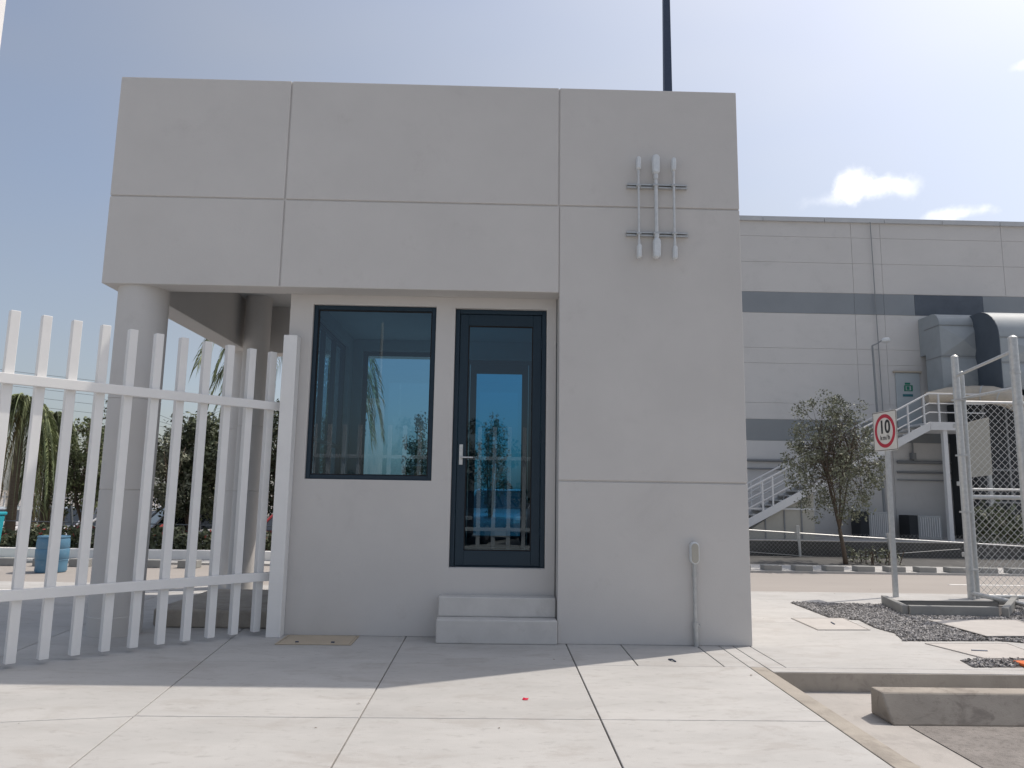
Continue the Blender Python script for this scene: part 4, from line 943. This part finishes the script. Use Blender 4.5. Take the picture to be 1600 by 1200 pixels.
palm(18, 0, 16.5, 622, 24, 1.25, 'drooping green palm at the left edge behind the white fence', 3, 3, rise=.4, droop=2.5, ll=.6)
palm(70, 0, 17.5, 648, 18, .85, 'smaller drooping palm with dry brown fronds above the blue barrel', 4, 9, rise=.4, droop=2.2, ll=.55)
palm(455, 0, 16.8, 532, 24, 3.3, 'tall palm behind the porch columns with long arching fronds', 9, 0, rise=.95, droop=2.5, az0=.1, ll=.62)
tx = P(112, 860, 18.5)
def tree_px(px_, Y, ytop, ybot, halfw, *a, **k): 
    b = P(px_, 800, Y); b.z = -.85; zt_ = P(px_, ytop, Y).z; zb3 = P(px_, ybot, Y).z
    return tree(b, zb3+.85, (k.pop('dx', 0), 0, (zt_+zb3)/2+.85, halfw, halfw*.8, (zt_-zb3)/2), *a, fork=.7, **k)
tree_px(135, 17.3, 664, 800, .85, .06, 70, 6500, .045, 'leafgreen', 'bushy green tree between the palms and the round column', seed=11, clump=.3)
tree_px(160, 18.0, 615, 720, .55, .035, 30, 420, .04, 'leafgrey', 'thin sparse sapling rising above the bushy tree left of the column', seed=12, clump=.22)
tree_px(262, 18.5, 665, 800, .6, .05, 40, 2600, .05, 'leafgrey', 'pale loosely branched tree just right of the round column', seed=13, clump=.28)
tree_px(300, 19.5, 655, 815, 1.0, .07, 70, 9500, .06, 'leafdark', 'dense dark green tree seen between the white bars', seed=14, clump=.33)
tree_px(336, 21.5, 665, 815, .8, .07, 50, 5500, .06, 'leafgreen', 'lighter green tree behind the dense dark one', seed=15, clump=.33)
tree_px(440, 22, 600, 820, 1.0, .08, 60, 6000, .07, 'leafdark', 'dark tree behind the slim rear columns of the porch', seed=16, clump=.33)
tree_px(500, 20, 478, 815, .85, .09, 80, 9000, .07, 'leafdark', 'tall dark tree seen through the left side of the booth window', seed=17, clump=.3)
tree_px(766, 17.5, 638, 800, .42, .045, 60, 2600, .032, 'leafgrey', 'slim speckled tree seen through both glass doors of the booth', seed=18, clump=.26)
tree_px(652, 18.5, 655, 800, .45, .05, 50, 3000, .04, 'leafdark', 'small dark tree seen through the lower right of the booth window', seed=19, clump=.3)
bush('hedge', -4.2, 1.6, 25.2, 26.2, .03, 1.62, 7000, .09, 'leafdark', 'dark hedge far behind the booth, seen through the glass door', 'hedge')
# trees behind the photographer
def tree_b(x, y, h, hw, n, m, label, seed, crown_lo=.35): return tree(Vector((x, y, 0)), h*crown_lo, (0, 0, h*(1+crown_lo)/2, hw, hw, h*(1-crown_lo)/2), .07, 50, n, .06, m, label, fork=.9, seed=seed, clump=.3)
tree_b(-.35, -9.5, 3.9, 1.0, 3500, 'leafgrey', 'olive leaved tree mirrored in the door glass', 21)
tree_b(-2.75, -9.0, 3.7, .6, 2600, 'leafdark', 'narrow dark tree mirrored in the lower right of the window', 22)
tree_b(-3.9, -12, 3.0, .8, 2200, 'leafdark', 'low dark tree mirrored beside the palm in the window', 23)
bush('hedge', -9, 9, -19, -18, .0, 2.0, 7000, .12, 'leafdark', 'long dark hedge mirrored faintly in the lower door glass', 'hedge')

# ============================================================ OBJECTS ON THE ROAD, LEFT
bb = G(79, 893)
br_ = thing('barrel', (bb.x, bb.y, 0), 'blue plastic barrel standing on the road edge behind the white fence', 'barrel')
hb = P(79, 837, bb.y).z; rbx = .235
pr = [(rbx*.93, .0), (rbx*.98, .03), (rbx*.96, .08), (rbx, .2), (rbx*1.02, hb*.33), (rbx*.98, hb*.35), (rbx*1.03, hb*.38), (rbx*1.03, hb*.62), (rbx*.98, hb*.65), (rbx*1.02, hb*.68), (rbx, hb*.9), (rbx*.93, hb*.96), (rbx*.97, hb*.97), (rbx*.97, hb), (rbx*.92, hb), (rbx*.90, hb*.95), (rbx*.88, .04)]
part('drum', MB().lathe(pr, bb.x, bb.y, 32), 'barrel', br_, smooth=True)
part('rim', MB().lathe([(rbx*.985, hb*.955), (rbx*1.0, hb*.96), (rbx*1.0, hb*.985), (rbx*.985, hb*.99)], bb.x, bb.y, 32), 'barrel', br_)
tbp = G(-39, 880)
tbn = thing('waste_bin', (tbp.x, tbp.y, 0), 'bright turquoise plastic bin cut off by the left edge', 'bin')
hb2 = P(-5, 800, tbp.y).z; wb_ = .27
part('bin_body', MB().add([(tbp.x+sx*wb_*.85, tbp.y+sy*wb_*.85, .0) for sx, sy in ((-1, -1), (1, -1), (1, 1), (-1, 1))]+[(tbp.x+sx*wb_, tbp.y+sy*wb_, hb2-.06) for sx, sy in ((-1, -1), (1, -1), (1, 1), (-1, 1))], [(3, 2, 1, 0), (4, 5, 6, 7), (0, 1, 5, 4), (1, 2, 6, 5), (2, 3, 7, 6), (3, 0, 4, 7)]), 'bin', tbn, bevel=.03)
part('lid', MB().box(tbp.x-wb_-.02, tbp.x+wb_+.02, tbp.y-wb_-.02, tbp.y+wb_+.02, hb2-.059, hb2), 'bin', tbn, bevel=.02)

# ---- cars
def car(loc, rz, paint, label, body='saloon'):
    t = thing('parked_car', (0, 0, 0), label, 'car', 'cars parked behind the hedge' if loc[1] > 0 else 'cars parked behind the photographer', local=True)
    Lh, W = 2.15, .86
    prof = [(-Lh, .32), (-Lh, .62), (-Lh+.08, .80), (-1.45, .93), (-.95, .97), (1.2, 1.0), (1.85, .96), (Lh-.03, .85), (Lh, .6), (Lh, .32)]
    mb = MB(); n_ = len(prof)
    rows = [(-W+.06, .96), (-W, 1.0), (W, 1.0), (W-.06, .96)]
    vs = []
    for yy, sc_ in ((-W, 1), (W, 1)):
        for p_ in prof: vs.append((p_[0], yy*(1 if p_[1] < .9 else .94), p_[1]))
    mb.add(vs, [tuple(range(n_)), tuple(range(2*n_-1, n_-1, -1))]+[(i, n_+i, n_+(i+1) % n_, (i+1) % n_) for i in range(n_)])
    part('body', mb, paint, t, bevel=.05, smooth=True)
    rt = 1.44 if body == 'saloon' else 1.66
    cab = [(-1.0, .965), (-.35, rt-.04), (.1, rt), (.75, rt-.02), (1.55 if body == 'saloon' else 1.85, .98)]; wl = [.80, .60, .58, .60, .78]
    mb = MB(); n_ = len(cab); mb.add([(p_[0], -w_, p_[1]) for p_, w_ in zip(cab, wl)]+[(p_[0], w_, p_[1]) for p_, w_ in zip(cab, wl)], [tuple(range(n_-1, -1, -1)), tuple(range(n_, 2*n_))]+[(i+1, i, n_+i, n_+i+1) for i in range(n_-1)])
    part('windows', mb, 'carglass', t)
    rf_ = MB(); rp = [(-.38, rt-.045), (.1, rt), (.78, rt-.02)]
    rf_.add([(p_[0], s_*.61, p_[1]+.012) for p_ in rp for s_ in (-1, 1)]+[(p_[0], s_*.61, p_[1]-.03) for p_ in rp for s_ in (-1, 1)], [(0, 2, 3, 1), (2, 4, 5, 3), (7, 9, 8, 6), (9, 11, 10, 8), (0, 6, 8, 2), (2, 8, 10, 4), (3, 9, 7, 1), (5, 11, 9, 3), (1, 7, 6, 0), (4, 10, 11, 5)])
    part('roof', rf_, paint, t, smooth=True)
    for s_ in (-1, 1):
        for a_, b_, r_ in (((-1.02, s_*.79, .96), (-.36, s_*.61, rt-.03), .03), ((.2, s_*.8, .98), (.2, s_*.61, rt), .03), ((1.55, s_*.78, .97), (.78, s_*.61, rt-.03), .045)): part('pillar', MB().tube([a_, b_], r_, 5), paint, t)
        part('headlight', MB().box(-Lh-.012, -Lh+.1, s_*.62-.14, s_*.62+.14, .66, .76), 'lens', t, bevel=.02)
        part('mirror', MB().box(-.72, -.6, s_*.9-.07, s_*.9+.07, .98, 1.1), paint, t, bevel=.02)
        for xw_ in (-1.3, 1.3):
            wl_ = part('wheel', MB().tube([(xw_, s_*.66, .31), (xw_, s_*.875, .31)], .31, 20), 'tyre', t, bevel=.02)
            sub('rim', MB().tube([(xw_, s_*.876, .31), (xw_, s_*.885, .31)], .2, 16), 'rim', wl_)
    t.location = loc; t.rotation_euler = (0, 0, rz); return t
rz = rad(75)
def cx(px_, Y): v = P(px_, 800, Y); return (v.x, Y, -.66)
car(cx(10, 21), rad(80), 'carwhite', 'white car parked behind the hedge at the far left')
car(cx(62, 22.5), rad(80), 'cardark', 'dark car parked behind the hedge right of the white car')
car(cx(125, 22.5), rad(78), 'carsilver', 'silver car parked behind the hedge left of the round column')
car(cx(215, 22), rad(80), 'carwhite', 'white car parked behind the thick round column')
car(cx(290, 20.5), rad(35), 'carsilver', 'silver car with a pale roof parked below the dense dark tree', 'suv')
car(cx(472, 21), rad(82), 'carred', 'red car just visible between the rear columns and the fence post')
for i, (x_, p_) in enumerate(((-3.4, 'carwhite'), (-.6, 'cardark'), (2.0, 'carsilver'), (4.6, 'carwhite'))):
    car((x_, -7.2, 0), rad(-70), p_, ['white car parked behind the photographer, mirrored at the window', 'dark car mirrored in the lower left of the door glass', 'silver car mirrored in the lower right of the door glass', 'white car parked behind the photographer to the right'][i])
car((.15, 19.5, .03), rad(84), 'carsilver', 'silver car standing behind the booth, seen through both glass doors')
# far white picket fence
fwf = thing('far_bar_fence', (-16, 27, -.85), 'distant pale vertical bar fence behind the parked cars', 'fence')
mb = MB(); x_ = -24.0
for k_ in range(96): mb = MB().box(x_, x_+.05, 27, 27.04, -.85, 1.15); part('bar', mb, 'whitepaint', fwf); x_ += .17
part('rail', MB().box(-24, x_, 27.041, 27.08, .95, 1.01), 'whitepaint', fwf); part('rail', MB().box(-24, x_, 27.041, 27.08, -.6, -.54), 'whitepaint', fwf)
# wire strand above hedge
tag(obj('strand_wire', MB().tube([P(-60, 812, 16.0), P(150, 817, 16), P(480, 824, 16)], .012, 5).tube([P(115, 860, 16.0), P(111, 790, 16)], .03, 6).tube([P(430, 870, 16.0), P(428, 800, 16)], .03, 6), 'cable'), 'thin dark wire stretched between stakes above the flowering hedge', 'wire')
# utility poles and wires
def upole(px_, ytop, Y, xw2, label):
    b = P(px_, 780, Y); t_ = P(px_, ytop, Y); t = thing('utility_pole', (t_.x, Y, 0), label, 'utility pole', 'utility poles in the distance')
    part('mast', MB().tube([(t_.x, Y, 0), (t_.x, Y, t_.z)], [.14, .09], 8), 'wood', t)
    zc = P(px_, ytop+17, Y).z; part('crossarm', MB().box(t_.x-xw2, t_.x+xw2, Y-.06, Y+.06, zc-.07, zc+.07), 'wood', t)
    for s_ in (-.9, -.45, .45, .9): part('insulator', MB().tube([(t_.x+s_*xw2, Y, zc+.071), (t_.x+s_*xw2, Y, zc+.3)], [.07, .03], 6), 'coping', t)
    return t_, zc
a1, z1_ = upole(297, 652, 50, .75, 'distant utility pole with a crossarm above the dark tree')
a2, z2_ = upole(141, 656, 48, .75, 'distant utility pole with a crossarm behind the sparse sapling')
for i, (y0_, y1_) in enumerate(((575, 668), (598, 672), (612, 676), (626, 690))):
    q0 = P(-120, y0_-16, 44); q1 = P(141, y0_+24, 48) if False else P(150, y0_+20, 48); q2 = P(297, y1_, 50)
    tag(obj('overhead_wire', MB().tube([q0, q0.lerp(q1, .5)+Vector((0, 0, -.1)), q1, q1.lerp(q2, .5)+Vector((0, 0, -.25)), q2], .014, 4, cap=False), 'cable'), 'thin overhead wire crossing the sky behind the white fence', 'wire', 'overhead wires')

for o in bpy.data.objects:
    if '_local' in o: del o['_local']
S.cycles.max_bounces = 10; S.cycles.transparent_max_bounces = 16
